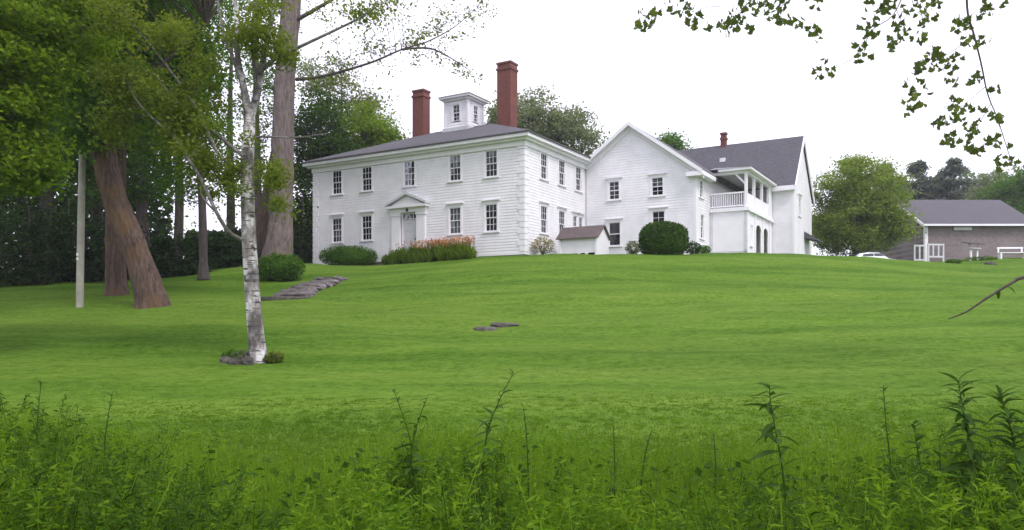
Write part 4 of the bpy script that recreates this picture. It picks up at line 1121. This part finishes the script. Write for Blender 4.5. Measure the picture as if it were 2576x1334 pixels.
st = empty('stone_steps', gp(790, 33)); tag(st, 'weathered stone steps set into the grass bank below the house', 'steps')
sb = Vector(st.location)
for i in range(7):
    f = i / 6
    px, Yd = 734 + f * 98, 30.4 + f * 5.8
    p = gp(px, Yd)
    o = sub('step', rock_mesh('step', .78 - .1 * f + random.uniform(-.06, .06), .6, .17, i + 3, 'step_stone', True), st, p - sb + Vector((0, 0, .03)), (R(2), R(random.uniform(-3, 3)), R(random.uniform(8, 16))))
for i in range(6):
    f = i / 5; p = gp(772 + f * 80 + random.uniform(-4, 4), 30.6 + f * 5.7)
    sub('edging_stone', rock_mesh('edging_stone', .24, .22, .15, i + 20, 'field_stone'), st, p - sb + Vector((0, 0, .05)), (0, 0, random.uniform(0, 3)))
p = gp(697, 29.6); o = sub('stone_curb', rock_mesh('stone_curb', .85, .14, .09, 4, 'dark_stone', True), None, p + Vector((0, 0, .03)), (0, 0, R(3)))
tag(o, 'long flat grey kerb stone in the grass below the stone steps', 'stone')
for i, (px, Y, rx, lab) in enumerate(((1222, 22.3, .36, 'flat dark stone, left one of a pair sunk in the lawn'), (1270, 22.7, .42, 'flat dark stone, right one of a pair sunk in the lawn'))):
    o = sub('flat_stone', rock_mesh('flat_stone', rx, .3, .09, 40 + i, 'dark_stone', True), None, gp(px, Y, -.035), (R(4), 0, R(8 * i))); tag(o, lab, 'stone')
o = sub('boulder', rock_mesh('boulder', .38, .3, .22, 51, 'dark_stone'), None, gp(2490, 52, .05)); tag(o, 'small dark boulder on the pale lawn before the barn', 'boulder')
# old stump roots and stones around the birch foot
for i, (px, Y, s_, hh) in enumerate(((572, 16.7, .17, .13), (600, 16.8, .19, .16), (622, 16.5, .14, .13), (588, 16.45, .13, .1), (610, 17.15, .17, .17), (675, 16.9, .13, .1), (696, 17.05, .12, .08))):
    o = sub('stone', rock_mesh('stone', s_, s_ * .9, hh, 60 + i, 'dark_stone'), None, gp(px, Y, hh * .3), (0, 0, i)); 
    tag(o, 'rough dark stone piled against the birch foot', 'stone', 'stones round the birch foot')

# weeds round the birch foot
shrub('weed_tuft', 'reddish green weed tuft right of the birch foot', 'weed', gp(690, 16.8), (.22, .18, .13), .06, 420, 'leaf_olive', stems=3)
shrub('weed_tuft', 'low green weed tuft among the stones left of the birch foot', 'weed', gp(588, 16.75), (.26, .18, .15), .06, 420, 'leaf_mid', stems=3)
# ------------------------------------------------------------------ garden plants by the house
shrub('clipped_bush', 'dense dark green clipped globe bush before the gabled wing', 'bush', gp(1669, 42.3, -.15), (1.3, 1.15, .96), .11, 9000, 'leaf_boxwood', power=2.9, shell=.8, core=.86)
pb = hpt(-11.4, -1.2); pb.z = g1(pb.x, pb.y)
shrub('foundation_shrub', 'dark green rounded shrub under the left front windows', 'shrub', pb, (1.75, .8, .66), .11, 5200, 'leaf_mid', power=2.4, core=.78)
pb = gp(703, 37.5)
shrub('rhododendron_bush', 'broad leafy green bush at the foot of the massive trunk', 'bush', pb, (1.25, .9, .66), .16, 2600, 'leaf_mid', core=.7)
for px, Y, r_, m, lab in ((1592, 44.3, (.45, .4, .42), 'leaf_grey', 'small pale shrub left of the clipped globe bush'), (1742, 44.2, (.5, .4, .38), 'leaf_dark', 'small dark shrub right of the clipped globe bush'), (1768, 45, (.5, .4, .3), 'leaf_mid', 'low green plant beside the porch foot')):
    shrub('garden_shrub', lab, 'shrub', gp(px, Y), r_, .10, 900, m)
pb = hpt(.65, .9); pb.z = g1(pb.x, pb.y)
e = shrub('blossom_shrub', 'peach flowering shrub at the near house corner', 'shrub', pb, (.65, .55, .5), .09, 800, 'leaf_grey')
C = sample_ell((0, 0, .55, .6, .5, .5, 0), 380, .5); o = np_quads('blossom', leaf_quads(C, .08, .9), 'blossom_peach', e); o['kind'] = 'stuff'
# daylily border
def daylilies():
    e = empty('daylily_border', hpt(-5.2, -1.1)); e.rotation_euler = (0, 0, HROT)
    z0 = g1(e.location.x, e.location.y); e.location.z = z0
    tag(e, 'long border of green daylilies with orange flowers along the front wall', 'flower border')
    K = 70; kx = rng.uniform(-3.3, 3.0, K); ky = rng.uniform(-.6, .55, K); kh = rng.uniform(.5, 1.15, K) * (1 - .35 * (np.abs(kx) / 3.3) ** 3)
    per = 110; N = K * per; ci = np.repeat(np.arange(K), per)
    a = rng.uniform(0, 6.28, N); rad = rng.uniform(0, .13, N); x = kx[ci] + np.cos(a) * rad; y = ky[ci] + np.sin(a) * rad
    wx = np.array([HM @ Vector((a_ - 5.2, b_ - 1.1, 0)) for a_, b_ in zip(x, y)]); zb = gz(wx[:, 0], wx[:, 1]) - z0
    h = kh[ci] * rng.uniform(.35, .95, N); lean = rng.uniform(.15, .9, N) * kh[ci]
    dx, dy = np.cos(a) * lean, np.sin(a) * lean
    Q = np.empty((N, 4, 3)); w_ = .02
    Q[:, 0] = np.stack([x - w_ * np.sin(a), y + w_ * np.cos(a), zb], 1); Q[:, 1] = np.stack([x + w_ * np.sin(a), y - w_ * np.cos(a), zb], 1)
    Q[:, 2] = np.stack([x + dx * .55 + w_ * np.sin(a), y + dy * .55 - w_ * np.cos(a), zb + h], 1); Q[:, 3] = np.stack([x + dx * .55 - w_ * np.sin(a), y + dy * .55 + w_ * np.cos(a), zb + h], 1)
    o = np_quads('foliage', Q, 'leaf_bright', e); o['kind'] = 'stuff'
    n = 420; fx = rng.normal(.6, 1.3, n).clip(-3.2, 2.4); fy = rng.uniform(-.5, .5, n)
    wx = np.array([HM @ Vector((a - 5.2, b_ - 1.1, 0)) for a, b_ in zip(fx, fy)]); fz = gz(wx[:, 0], wx[:, 1]) - z0 + rng.uniform(.78, 1.25, n)
    C = np.stack([fx, fy, fz], 1)
    petals = np.repeat(C, 4, axis=0) + rng.normal(scale=.035, size=(n * 4, 3))
    o = np_quads('flower', leaf_quads(petals, .11, .55), 'lily_orange', e); o['kind'] = 'stuff'
    st_ = np.empty((n, 4, 3)); 
    for k, (ddx, dz) in enumerate(((-.006, -.7), (.006, -.7), (.006, 0), (-.006, 0))): st_[:, k] = C + np.array([ddx, 0, dz])
    o = np_quads('flower_stalk', st_, 'leaf_olive', e); o['kind'] = 'stuff'
daylilies()
for px, Y, r_, lab in ((2400, 58.5, (.6, .4, .2), 'low dark plant clump beside the white fence panel'), (2470, 58.8, (1.3, .4, .16), 'low garden border running before the barn wall')):
    shrub('garden_clump', lab, 'plant', gp(px, Y), r_, .12, 500, 'leaf_mid', stems=3)

# ------------------------------------------------------------------ lawn blades
def lawn_blades():
    N = 170000
    Y = 6.0 + rng.exponential(2.1, N)
    x = rng.uniform(-1, 1, N) * (Y * .69 + 4)
    z = gz(x, Y)
    hl = HM.inverted()
    keep = np.ones(N, bool)
    # keep clear of the house
    c, s = math.cos(-HROT), math.sin(-HROT)
    lx = (x - HX.x) * c - (Y - HX.y) * s; ly = (x - HX.x) * s + (Y - HX.y) * c
    keep &= ~((ly > -.1) & (lx < 9.4))
    x, Y, z = x[keep], Y[keep], z[keep]; N = len(x)
    a = rng.uniform(0, 6.28, N); h = rng.uniform(.010, .03, N) * np.clip(1.3 - Y / 40, .4, 1) * (.8 + .4 * np.sin(x * .8 + 2 * np.sin(Y * .5))) * np.clip(1.7 * np.exp(-(Y - 6) / 4.5), .15, 1.6)
    w_ = rng.uniform(.006, .014, N) * (1 + Y / 22)
    ln = rng.uniform(.01, .07, N)
    cx, sx = np.cos(a), np.sin(a)
    Q = np.empty((N, 4, 3))
    Q[:, 0] = np.stack([x - w_ * cx, Y - w_ * sx, z - .01], 1); Q[:, 1] = np.stack([x + w_ * cx, Y + w_ * sx, z - .01], 1)
    Q[:, 2] = np.stack([x + w_ * .2 * cx + ln * sx, Y + w_ * .2 * sx + ln * cx, z + h], 1); Q[:, 3] = np.stack([x - w_ * .2 * cx + ln * sx, Y - w_ * .2 * sx + ln * cx, z + h], 1)
    o = np_quads('lawn_grass', Q, 'lawn_tuft'); tag(o, 'short mown grass blades covering the sloping lawn', 'grass', kind='stuff')
lawn_blades()

# ------------------------------------------------------------------ foreground weeds
def weed_quads(x, y, z, h, nleaf, leaf, spread, lean):
    """arrays of plants -> leaf quads + stem quads"""
    N = len(x); a = rng.uniform(0, 6.28, N); lx, ly = np.cos(a) * lean * h, np.sin(a) * lean * h
    f = np.linspace(.12, 1, nleaf)[None, :] ** .7 + rng.uniform(-.03, .03, (N, nleaf))
    ang = rng.uniform(0, 6.28, (N, nleaf))
    cx = x[:, None] + lx[:, None] * f ** 2; cy = y[:, None] + ly[:, None] * f ** 2; cz = z[:, None] + h[:, None] * f
    sz = leaf * (1.15 - .55 * f) * rng.uniform(.7, 1.3, (N, nleaf)); rad = sz * .5 * spread
    C = np.stack([cx + np.cos(ang) * rad, cy + np.sin(ang) * rad, cz], -1).reshape(-1, 3)
    D = np.stack([np.cos(ang), np.sin(ang), rng.uniform(-.1, .55, ang.shape)], -1).reshape(-1, 3)
    Lq = leaf_quads(C, (sz * np.clip(h, .25, .8)[:, None] * 1.55).ravel(), .25, 0.0, 0.0, D)
    S = []
    for k in range(3):
        f0, f1 = k / 3, (k + 1) / 3
        q = np.empty((N, 4, 3)); w_ = .0022
        for j, (ff, sg) in enumerate(((f0, -1), (f0, 1), (f1, 1), (f1, -1))):
            q[:, j] = np.stack([x + lx * ff ** 2 + sg * w_, y + ly * ff ** 2, z + h * ff], 1)
        S.append(q)
    return np.concatenate([Lq] + S)

def hprofile(px):
    # top row of the weed mass in the picture, by column
    return np.interp(px, [-200, 0, 120, 330, 520, 800, 960, 1050, 1300, 1500, 1800, 2100, 2350, 2576, 2800], [1010, 1035, 1060, 1130, 1165, 1195, 1140, 1105, 1120, 1150, 1160, 1165, 1130, 1090, 1080])

def weeds():
    def field(n, ylo, yhi, pw_=1.0):
        y = ylo + (yhi - ylo) * rng.uniform(0, 1, n) ** pw_
        x = rng.uniform(-1, 1, n) * (y * .66 + 4.5)
        px = CX + F * x / y
        return x, y, gz(x, y), px
    # leafy weeds
    x, y, z, px = field(7200, 3.6, 12.0, 1.8)
    top = hprofile(px) + rng.normal(0, 22, len(x)) + np.clip((6.2 - y) * 55, -40, 200)
    h = EYE + (HZ - top) / F * y - z
    h = np.clip(h * np.where(rng.uniform(0, 1, len(x)) < .5, rng.uniform(.85, 1.2, len(x)), rng.uniform(.45, .85, len(x))), .10, 1.2) * np.where(y > 6.5, np.clip(1 - (y - 6.5) / 5.5, .08, 1), 1) * np.where(y > 7.5, rng.uniform(.3, 1.2, len(x)), 1)
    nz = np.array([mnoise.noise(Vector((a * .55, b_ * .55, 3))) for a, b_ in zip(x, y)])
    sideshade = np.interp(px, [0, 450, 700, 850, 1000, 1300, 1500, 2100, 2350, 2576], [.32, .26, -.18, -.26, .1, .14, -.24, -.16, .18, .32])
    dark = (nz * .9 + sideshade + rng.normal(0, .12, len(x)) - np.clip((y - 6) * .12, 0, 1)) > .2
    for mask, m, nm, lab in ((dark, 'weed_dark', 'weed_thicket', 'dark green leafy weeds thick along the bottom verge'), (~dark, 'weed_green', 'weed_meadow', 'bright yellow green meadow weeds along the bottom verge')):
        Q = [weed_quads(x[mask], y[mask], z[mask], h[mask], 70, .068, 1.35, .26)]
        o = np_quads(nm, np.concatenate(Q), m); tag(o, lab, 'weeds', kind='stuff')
    # fine grasses
    n = 34000; x, y, z, px = field(n, 3.8, 12.0, .9)
    top = hprofile(px) - 10 + rng.normal(0, 25, n) + np.clip((6.2 - y) * 50, -30, 200)
    h = np.clip((EYE + (HZ - top) / F * y - z) * rng.uniform(.55, 1.0, n), .1, .95) * np.where(y > 7.5, np.clip(1 - (y - 7.5) / 4.0, .12, 1), 1)
    a = rng.uniform(0, 6.28, n); w_ = rng.uniform(.0025, .006, n); ln = rng.uniform(.02, .3, n) * h
    cx, sx = np.cos(a), np.sin(a); Q = np.empty((n, 2, 4, 3))
    for s_, (f0, f1) in enumerate(((0, .6), (.6, 1.0))):
        for j, (f, sg) in enumerate(((f0, -1), (f0, 1), (f1, 1), (f1, -1))):
            ww = w_ * (1 - f * .85) * sg
            Q[:, s_, j] = np.stack([x + ww * cx + ln * f * f * sx, y + ww * sx + ln * f * f * cx, z + h * f], 1)
    o = np_quads('meadow_grass', Q.reshape(-1, 4, 3), 'weed_green'); tag(o, 'tall thin meadow grass between the verge weeds', 'grass', kind='stuff')
    # broad leaves low down in the middle and at both sides
    n = 4000; x, y, z, px = field(n, 3.9, 6.2)
    keep = ((px > 880) & (px < 1300)) | ((px > 2250)) | (px < 420) | (rng.uniform(0, 1, n) < .16)
    x, y, z, px = x[keep], y[keep], z[keep], px[keep]; n = len(x)
    C = np.stack([np.repeat(x, 6), np.repeat(y, 6), np.repeat(z, 6)], 1) + np.stack([rng.normal(0, .10, n * 6), rng.normal(0, .10, n * 6), rng.uniform(.05, .52, n * 6)], 1)
    o = np_quads('bramble_cover', leaf_quads(C, .07, .72, .55), 'weed_dark'); tag(o, 'broad leaved dark bramble growth low on the verge', 'weeds', kind='stuff')
weeds()

# tall single weeds standing out of the mass
leafA = MB().add([(0, 0, 0), (.016, .045, -.004), (0, .13, .006), (-.016, .045, -.004)], [(0, 1, 2, 3)])
def leaf_shape(L, W, droop):
    m = MB(); n = 5; v = []
    for i in range(n):
        f = i / (n - 1); ww = W * math.sin(math.pi * min(.96, f * .9 + .08)) ** .8; zz = -droop * f * f * L
        v += [(-ww, L * f, zz + ww * .25), (0, L * f, zz), (ww, L * f, zz + ww * .25)]
    f_ = []
    for i in range(n - 1):
        for k in range(2): f_.append((i * 3 + k, i * 3 + k + 1, i * 3 + k + 4, i * 3 + k + 3))
    m.add(v, f_); m.smooth = True
    return m
LM = {(k, m): leaf_shape(L, W, dr).mesh('leaf', m) for k, (L, W, dr) in {'lance': (.20, .027, .45), 'small': (.13, .022, .35), 'fine': (.085, .012, .25)}.items() for m in ('weed_spire', 'weed_green')}
def tall_weed(label, path, Y, nleaf, kind, m='weed_spire', start=.1, dens=1.0, smin=.55):
    P_ = [pt(px, py, Y) for px, py in path]
    zg = g1(P_[0].x, Y); base = Vector((P_[0].x, Y, zg))
    e = empty('tall_weed', base); tag(e, label, 'weed')
    pts = [base - Vector((0, 0, .05))] + P_
    sp, sr = smooth_path([p - base for p in pts], [.008] + [.0065 - .0045 * i / max(1, len(P_) - 1) for i in range(len(P_))], 6)
    MB().tube(sp, sr, 6).build('stem', 'weed_spire', e)
    n = len(sp)
    for k in range(nleaf):
        f = start + (1 - start) * (k + .5) / nleaf
        i = f * (n - 1); i0 = int(i); p = sp[i0].lerp(sp[min(i0 + 1, n - 1)], i - i0)
        s_ = (1.15 - (1.15 - smin) * f) * random.uniform(.8, 1.2)
        a = k * 2.4 + random.uniform(-.4, .4)
        sub('leaf', LM[(kind, m)], e, p, (R(random.uniform(-28, 38) + 30 * f * f), R(random.uniform(-25, 25)), a), (s_ * random.uniform(.7, 1.1), s_, s_))
tall_weed('tall leafy weed spire with drooping tip standing alone right of centre', [(1978, 1300), (1968, 1180), (1950, 1080), (1938, 1010), (1936, 968)], 5.2, 46, 'lance')
tall_weed('tallest dark weed spire at the right of the verge', [(2448, 1250), (2440, 1130), (2425, 1040), (2410, 958)], 5.2, 84, 'lance')
tall_weed('bushy dark weed spire at the right edge of the verge', [(2560, 1260), (2556, 1150), (2540, 1070), (2515, 990)], 5.0, 84, 'lance')
tall_weed('short leafy weed spire left of the tallest dark spire', [(2325, 1270), (2316, 1180), (2306, 1120), (2298, 1062)], 5.3, 40, 'small')
tall_weed('thin feathery weed stalk between two leafy spires', [(2245, 1260), (2238, 1150), (2228, 1060), (2222, 968)], 5.6, 50, 'fine')
tall_weed('small narrow weed stalk beside the tallest dark spire', [(2370, 1260), (2366, 1180), (2364, 1100)], 5.5, 26, 'small')
tall_weed('thin dark weed stalk at the left of the verge', [(92, 1250), (92, 1130), (96, 1040), (104, 958)], 5.4, 46, 'fine')
tall_weed('faint thin weed stalk right of the left stalk', [(262, 1250), (262, 1140), (270, 1060), (284, 985)], 5.8, 40, 'fine')
tall_weed('bare upright left arm of the forked weed', [(1030, 1250), (1035, 1130), (1018, 1060), (992, 985)], 5.2, 30, 'small', smin=.4)
tall_weed('slanting right arm of the forked weed', [(1030, 1240), (1036, 1130), (1052, 1060), (1078, 992)], 5.3, 24, 'small', smin=.4)
tall_weed('long weed stem leaning right over the lawn', [(1212, 1240), (1222, 1110), (1246, 1030), (1292, 938)], 5.1, 44, 'small', smin=.45)
tall_weed('faint thin weed stalk in the middle of the verge', [(1546, 1260), (1546, 1150), (1542, 1060)], 5.8, 36, 'fine')
tall_weed('thin weed stalk right of the leaning stem', [(1330, 1260), (1326, 1120), (1316, 1020)], 5.6, 36, 'fine')
tall_weed('feathery pair weed left of the tall lone spire', [(1800, 1260), (1800, 1160), (1795, 1090)], 5.7, 34, 'fine')
tall_weed('small leafy weed at the foot of the leaning stem', [(1610, 1270), (1622, 1150), (1640, 1080)], 5.6, 34, 'fine')

# arching bramble cane from the right
Yc = 7.0
b = Vector((6.2, Yc, g1(6.2, Yc)))
path = [b, Vector((5.95, Yc, b.z + .8)), pt(2660, 690, Yc), pt(2576, 698, Yc), pt(2540, 715, Yc), pt(2480, 752, Yc), pt(2430, 785, Yc), pt(2385, 803, Yc)]
e = empty('bramble_cane', b); tag(e, 'bare dark bramble cane arching in over the lawn from the right', 'cane')
sp, sr = smooth_path([p - b for p in path], [.02, .018, .016, .015, .013, .011, .008, .004], 6)
MB().tube(sp, sr, 6).build('cane', 'twig_bark', e)
mb = MB()
for k in range(30):
    p = sp[int((.35 + .62 * k / 30) * (len(sp) - 1))]; d = Vector((random.uniform(-1, 1), random.uniform(-1, 1), random.uniform(-.6, 1))).normalized() * .022
    mb.tube([p, p + d], [.004, .0008], 4, cap=False)
mb.build('thorn', 'twig_bark', e)
for k, f in enumerate((.52, .60, .66)):
    p = sp[int(f * (len(sp) - 1))]
    sub('leaf', LM[('small', 'weed_spire')], e, p, (R(-20), 0, 1.3 + k * 2.2), (.8, .8, .8))

# ------------------------------------------------------------------ overhanging maple at the upper right
def overhang_maple():
    Y0 = 11.5
    tx, ty = 10.8, 12.2; tb = Vector((tx, ty, g1(tx, ty)))
    e = empty('overhanging_maple', tb); tag(e, 'maple with leafy twigs hanging into the white sky over the barn', 'tree')
    sp, sr = smooth_path([tb + Vector((0, 0, -.3)), tb + Vector((.1, 0, 3)), tb + Vector((0, 0, 6.5)), tb + Vector((.3, .2, 10))], [.34, .27, .22, .1], 6)
    MB().tube([p - tb for p in sp], sr, 12, .12, 5).build('trunk', 'dark_bark', e)
    def zp(x, y, dy=0): return pt((2000 + x / 2.147) * .805, (y / 2.147) * .805, Y0 + dy)
    fork = tb + Vector((0, 0, 6.2))
    lim = [([fork, Vector((9.2, 11.9, 8.2)), Vector((7.4, 11.6, 7.9)), zp(2190, -90)], [.12, .09, .06, .03]),
           ([fork + Vector((0, 0, .5)), Vector((8.5, 11.4, 8.8)), Vector((6.5, 11.3, 8.1)), zp(1800, -120), zp(1500, -110), zp(1000, -80), zp(300, -70)], [.12, .09, .075, .06, .045, .03, .012])]
    tw = [([(2190, -90), (2200, 90), (2240, 230), (2290, 430), (2320, 580), (2350, 680), (2400, 800), (2480, 1050)], .018), ([(2240, 230), (2120, 330), (2000, 400), (1860, 500), (1830, 700)], .006),
          ([(2320, 580), (2250, 640), (2150, 720), (2000, 830)], .006), ([(2350, 700), (2270, 840), (2220, 900), (2050, 980)], .005), ([(1800, -120), (1700, 100), (1560, 200), (1480, 350), (1380, 420), (1240, 490)], .009),
          ([(1720, 60), (1760, 200), (1700, 320)], .005), ([(1800, -120), (1880, 60), (1900, 180), (1880, 270)], .007), ([(1000, -80), (700, 40), (620, 220)], .007), ([(700, 40), (400, 60), (380, 190)], .005),
          ([(300, -70), (250, 40), (60, 140)], .005), ([(1000, -80), (950, 130), (1180, 230)], .006), ([(2220, 100), (2330, 60), (2440, 40)], .004), ([(2240, 230), (2310, 280)], .003), ([(2410, 820), (2390, 960), (2260, 1020)], .004),
          ([(2290, 430), (2100, 540)], .004), ([(2330, 620), (2400, 610)], .003)]
    for lp, lr in lim:
        s2, r2 = smooth_path(lp, lr, 5); MB().tube([p - tb for p in s2], r2, 8, .08, 2).build('limb', 'dark_bark', e)
    for pth, r0 in tw:
        pp = [zp(x, y) - tb for x, y in pth]; n = len(pp)
        s2, r2 = smooth_path(pp, [r0 * (1 - .7 * i / (n - 1)) for i in range(n)], 4); MB().tube(s2, r2, 5).build('twig', 'twig_bark', e)
    # maple leaf outline
    half = [(0, 0), (.10, -.04), (.30, -.10), (.26, .02), (.50, .10), (.40, .22), (.46, .34), (.26, .36), (.22, .44), (.26, .62), (.13, .60), (0, .92)]
    def leafmesh(k):
        rr = random.Random(k); pts = [(x * rr.uniform(.85, 1.15), y * rr.uniform(.9, 1.1)) for x, y in half]
        pts[0] = (0, 0); pts[-1] = (0, half[-1][1])
        bend = rr.uniform(-.25, .25); v = []
        for x, y in pts: v.append((x, y, abs(x) * .22 - bend * y * y))
        for x, y in pts[1:-1]: v.append((-x, y, abs(x) * .22 - bend * y * y))
        n = len(pts)
        v.append((0, .34, -bend * .11)); c = len(v) - 1
        ring = list(range(n)) + [n + (n - 3 - i) for i in range(n - 2)]
        f_ = [(ring[i], ring[(i + 1) % len(ring)], c) for i in range(len(ring))]
        m = MB().add(v, f_)
        m.add([(-.012, 0, 0), (.012, 0, 0), (.008, -.55, -.1), (-.008, -.55, -.1)], [(0, 1, 2, 3)])
        return m
    shapes = [leafmesh(k) for k in range(5)]; LMs = [s.mesh('leaf', 'leaf_maple') for s in shapes]
    cl = [(60,130,80,14),(10,180,40,5),(250,40,90,14),(350,120,70,10),(380,190,25,3),(450,190,25,3),(600,190,75,16),(640,130,60,8),(740,210,30,3),(740,60,70,10),(800,20,80,10),(880,110,60,7),(950,130,70,10),(930,30,60,8),
          (1050,150,50,5),(1180,230,60,10),(1190,20,70,6),(1235,420,20,2),(1210,500,45,6),(1280,500,35,4),(1500,180,50,4),(1580,160,30,3),(1550,240,50,5),(1480,330,50,6),(1480,400,40,4),(1560,390,20,1),(1600,40,90,14),(1700,50,90,12),
          (1850,30,100,14),(1950,70,80,12),(1900,170,40,4),(1750,210,60,9),(1720,310,60,8),(1880,260,50,6),(2130,150,40,4),(2120,210,30,3),(2200,170,40,5),(2220,290,60,8),(2310,280,40,4),(2290,110,40,4),(2330,60,70,6),(2440,40,30,2),
          (1990,370,60,8),(1960,440,70,10),(2060,440,70,9),(1850,480,60,7),(2130,400,30,2),(2100,540,60,5),(2200,550,30,2),(2270,540,50,4),(1800,570,30,2),(1880,570,30,3),(1820,600,20,1),(1950,620,20,1),(1840,650,40,3),(1820,710,50,5),
          (1790,760,30,2),(1890,720,40,3),(2350,620,20,1),(2400,610,20,1),(2100,700,60,7),(2180,730,60,8),(2000,820,60,6),(2080,810,50,4),(2160,790,40,3),(2250,850,70,7),(2380,810,60,7),(2290,750,20,1),(2220,900,50,5),(2100,940,60,6),
          (2040,980,40,3),(2200,990,40,3),(2260,1020,40,3),(2320,980,50,4),(2390,960,50,5),(2490,1000,30,2),(2430,1090,50,4),(2500,1100,40,4),(2420,1130,40,3)]
    allp = []
    for (x, y, r_, n) in cl:
        for k in range(int(n * 1.7 + .5)):
            a, q = random.uniform(0, 6.28), r_ * math.sqrt(random.random())
            yy = y + q * math.sin(a) * .9
            allp.append((x + q * math.cos(a), yy, random.gauss(0, .25)))
    random.shuffle(allp); allp.sort(key=lambda t: t[1] < 8)
    rest = MB()
    for k, (x, y, dy) in enumerate(allp):
        p = zp(x, y, dy) - tb
        rot = (R(random.uniform(35, 130)), R(random.uniform(-35, 35)), R(random.uniform(0, 360))); s_ = random.uniform(.082, .122)
        if k < 300: sub('leaf', LMs[k % 5], e, p, rot, (s_, s_, s_))
        else:
            M = Matrix.Translation(p) @ Matrix.LocRotScale(None, None, None) if False else Matrix.Translation(p) @ (Matrix.Rotation(rot[2], 4, 'Z') @ Matrix.Rotation(rot[1], 4, 'Y') @ Matrix.Rotation(rot[0], 4, 'X')) @ Matrix.Scale(s_, 4)
            sh = shapes[k % 5]; rest.add([M @ Vector(v) for v in sh.v], sh.f)
    # the crown above the picture
    n = 2600; C = sample_ell((tx - tb.x - 2.2, -.3, 8.6, 4.2, 2.6, 1.9, 0), n, .3)
    if rest.v: o = rest.build('leaf_mass', 'leaf_maple', e); o['kind'] = 'stuff'
    o = np_quads('crown', leaf_quads(C, .13, .85, .3), 'leaf_maple', e); o['kind'] = 'stuff'
overhang_maple()

# ------------------------------------------------------------------ humid summer air
def haze():
    m = bpy.data.materials.new('haze'); m.use_nodes = True; t = m.node_tree; t.nodes.clear()
    o_ = t.nodes.new('ShaderNodeOutputMaterial'); v = t.nodes.new('ShaderNodeVolumePrincipled')
    v.inputs['Color'].default_value = (0.93, 0.95, 1.0, 1); v.inputs['Density'].default_value = 0.0005
    v.inputs['Anisotropy'].default_value = 0.2
    t.links.new(v.outputs[0], o_.inputs['Volume']); MATS['haze'] = m
    o = MB().box(-440, 440, -220, 660, -4.0, 48).build('haze', 'haze'); o['kind'] = 'stuff'; o['label'] = 'thin pale haze hanging over the whole hillside'
haze()
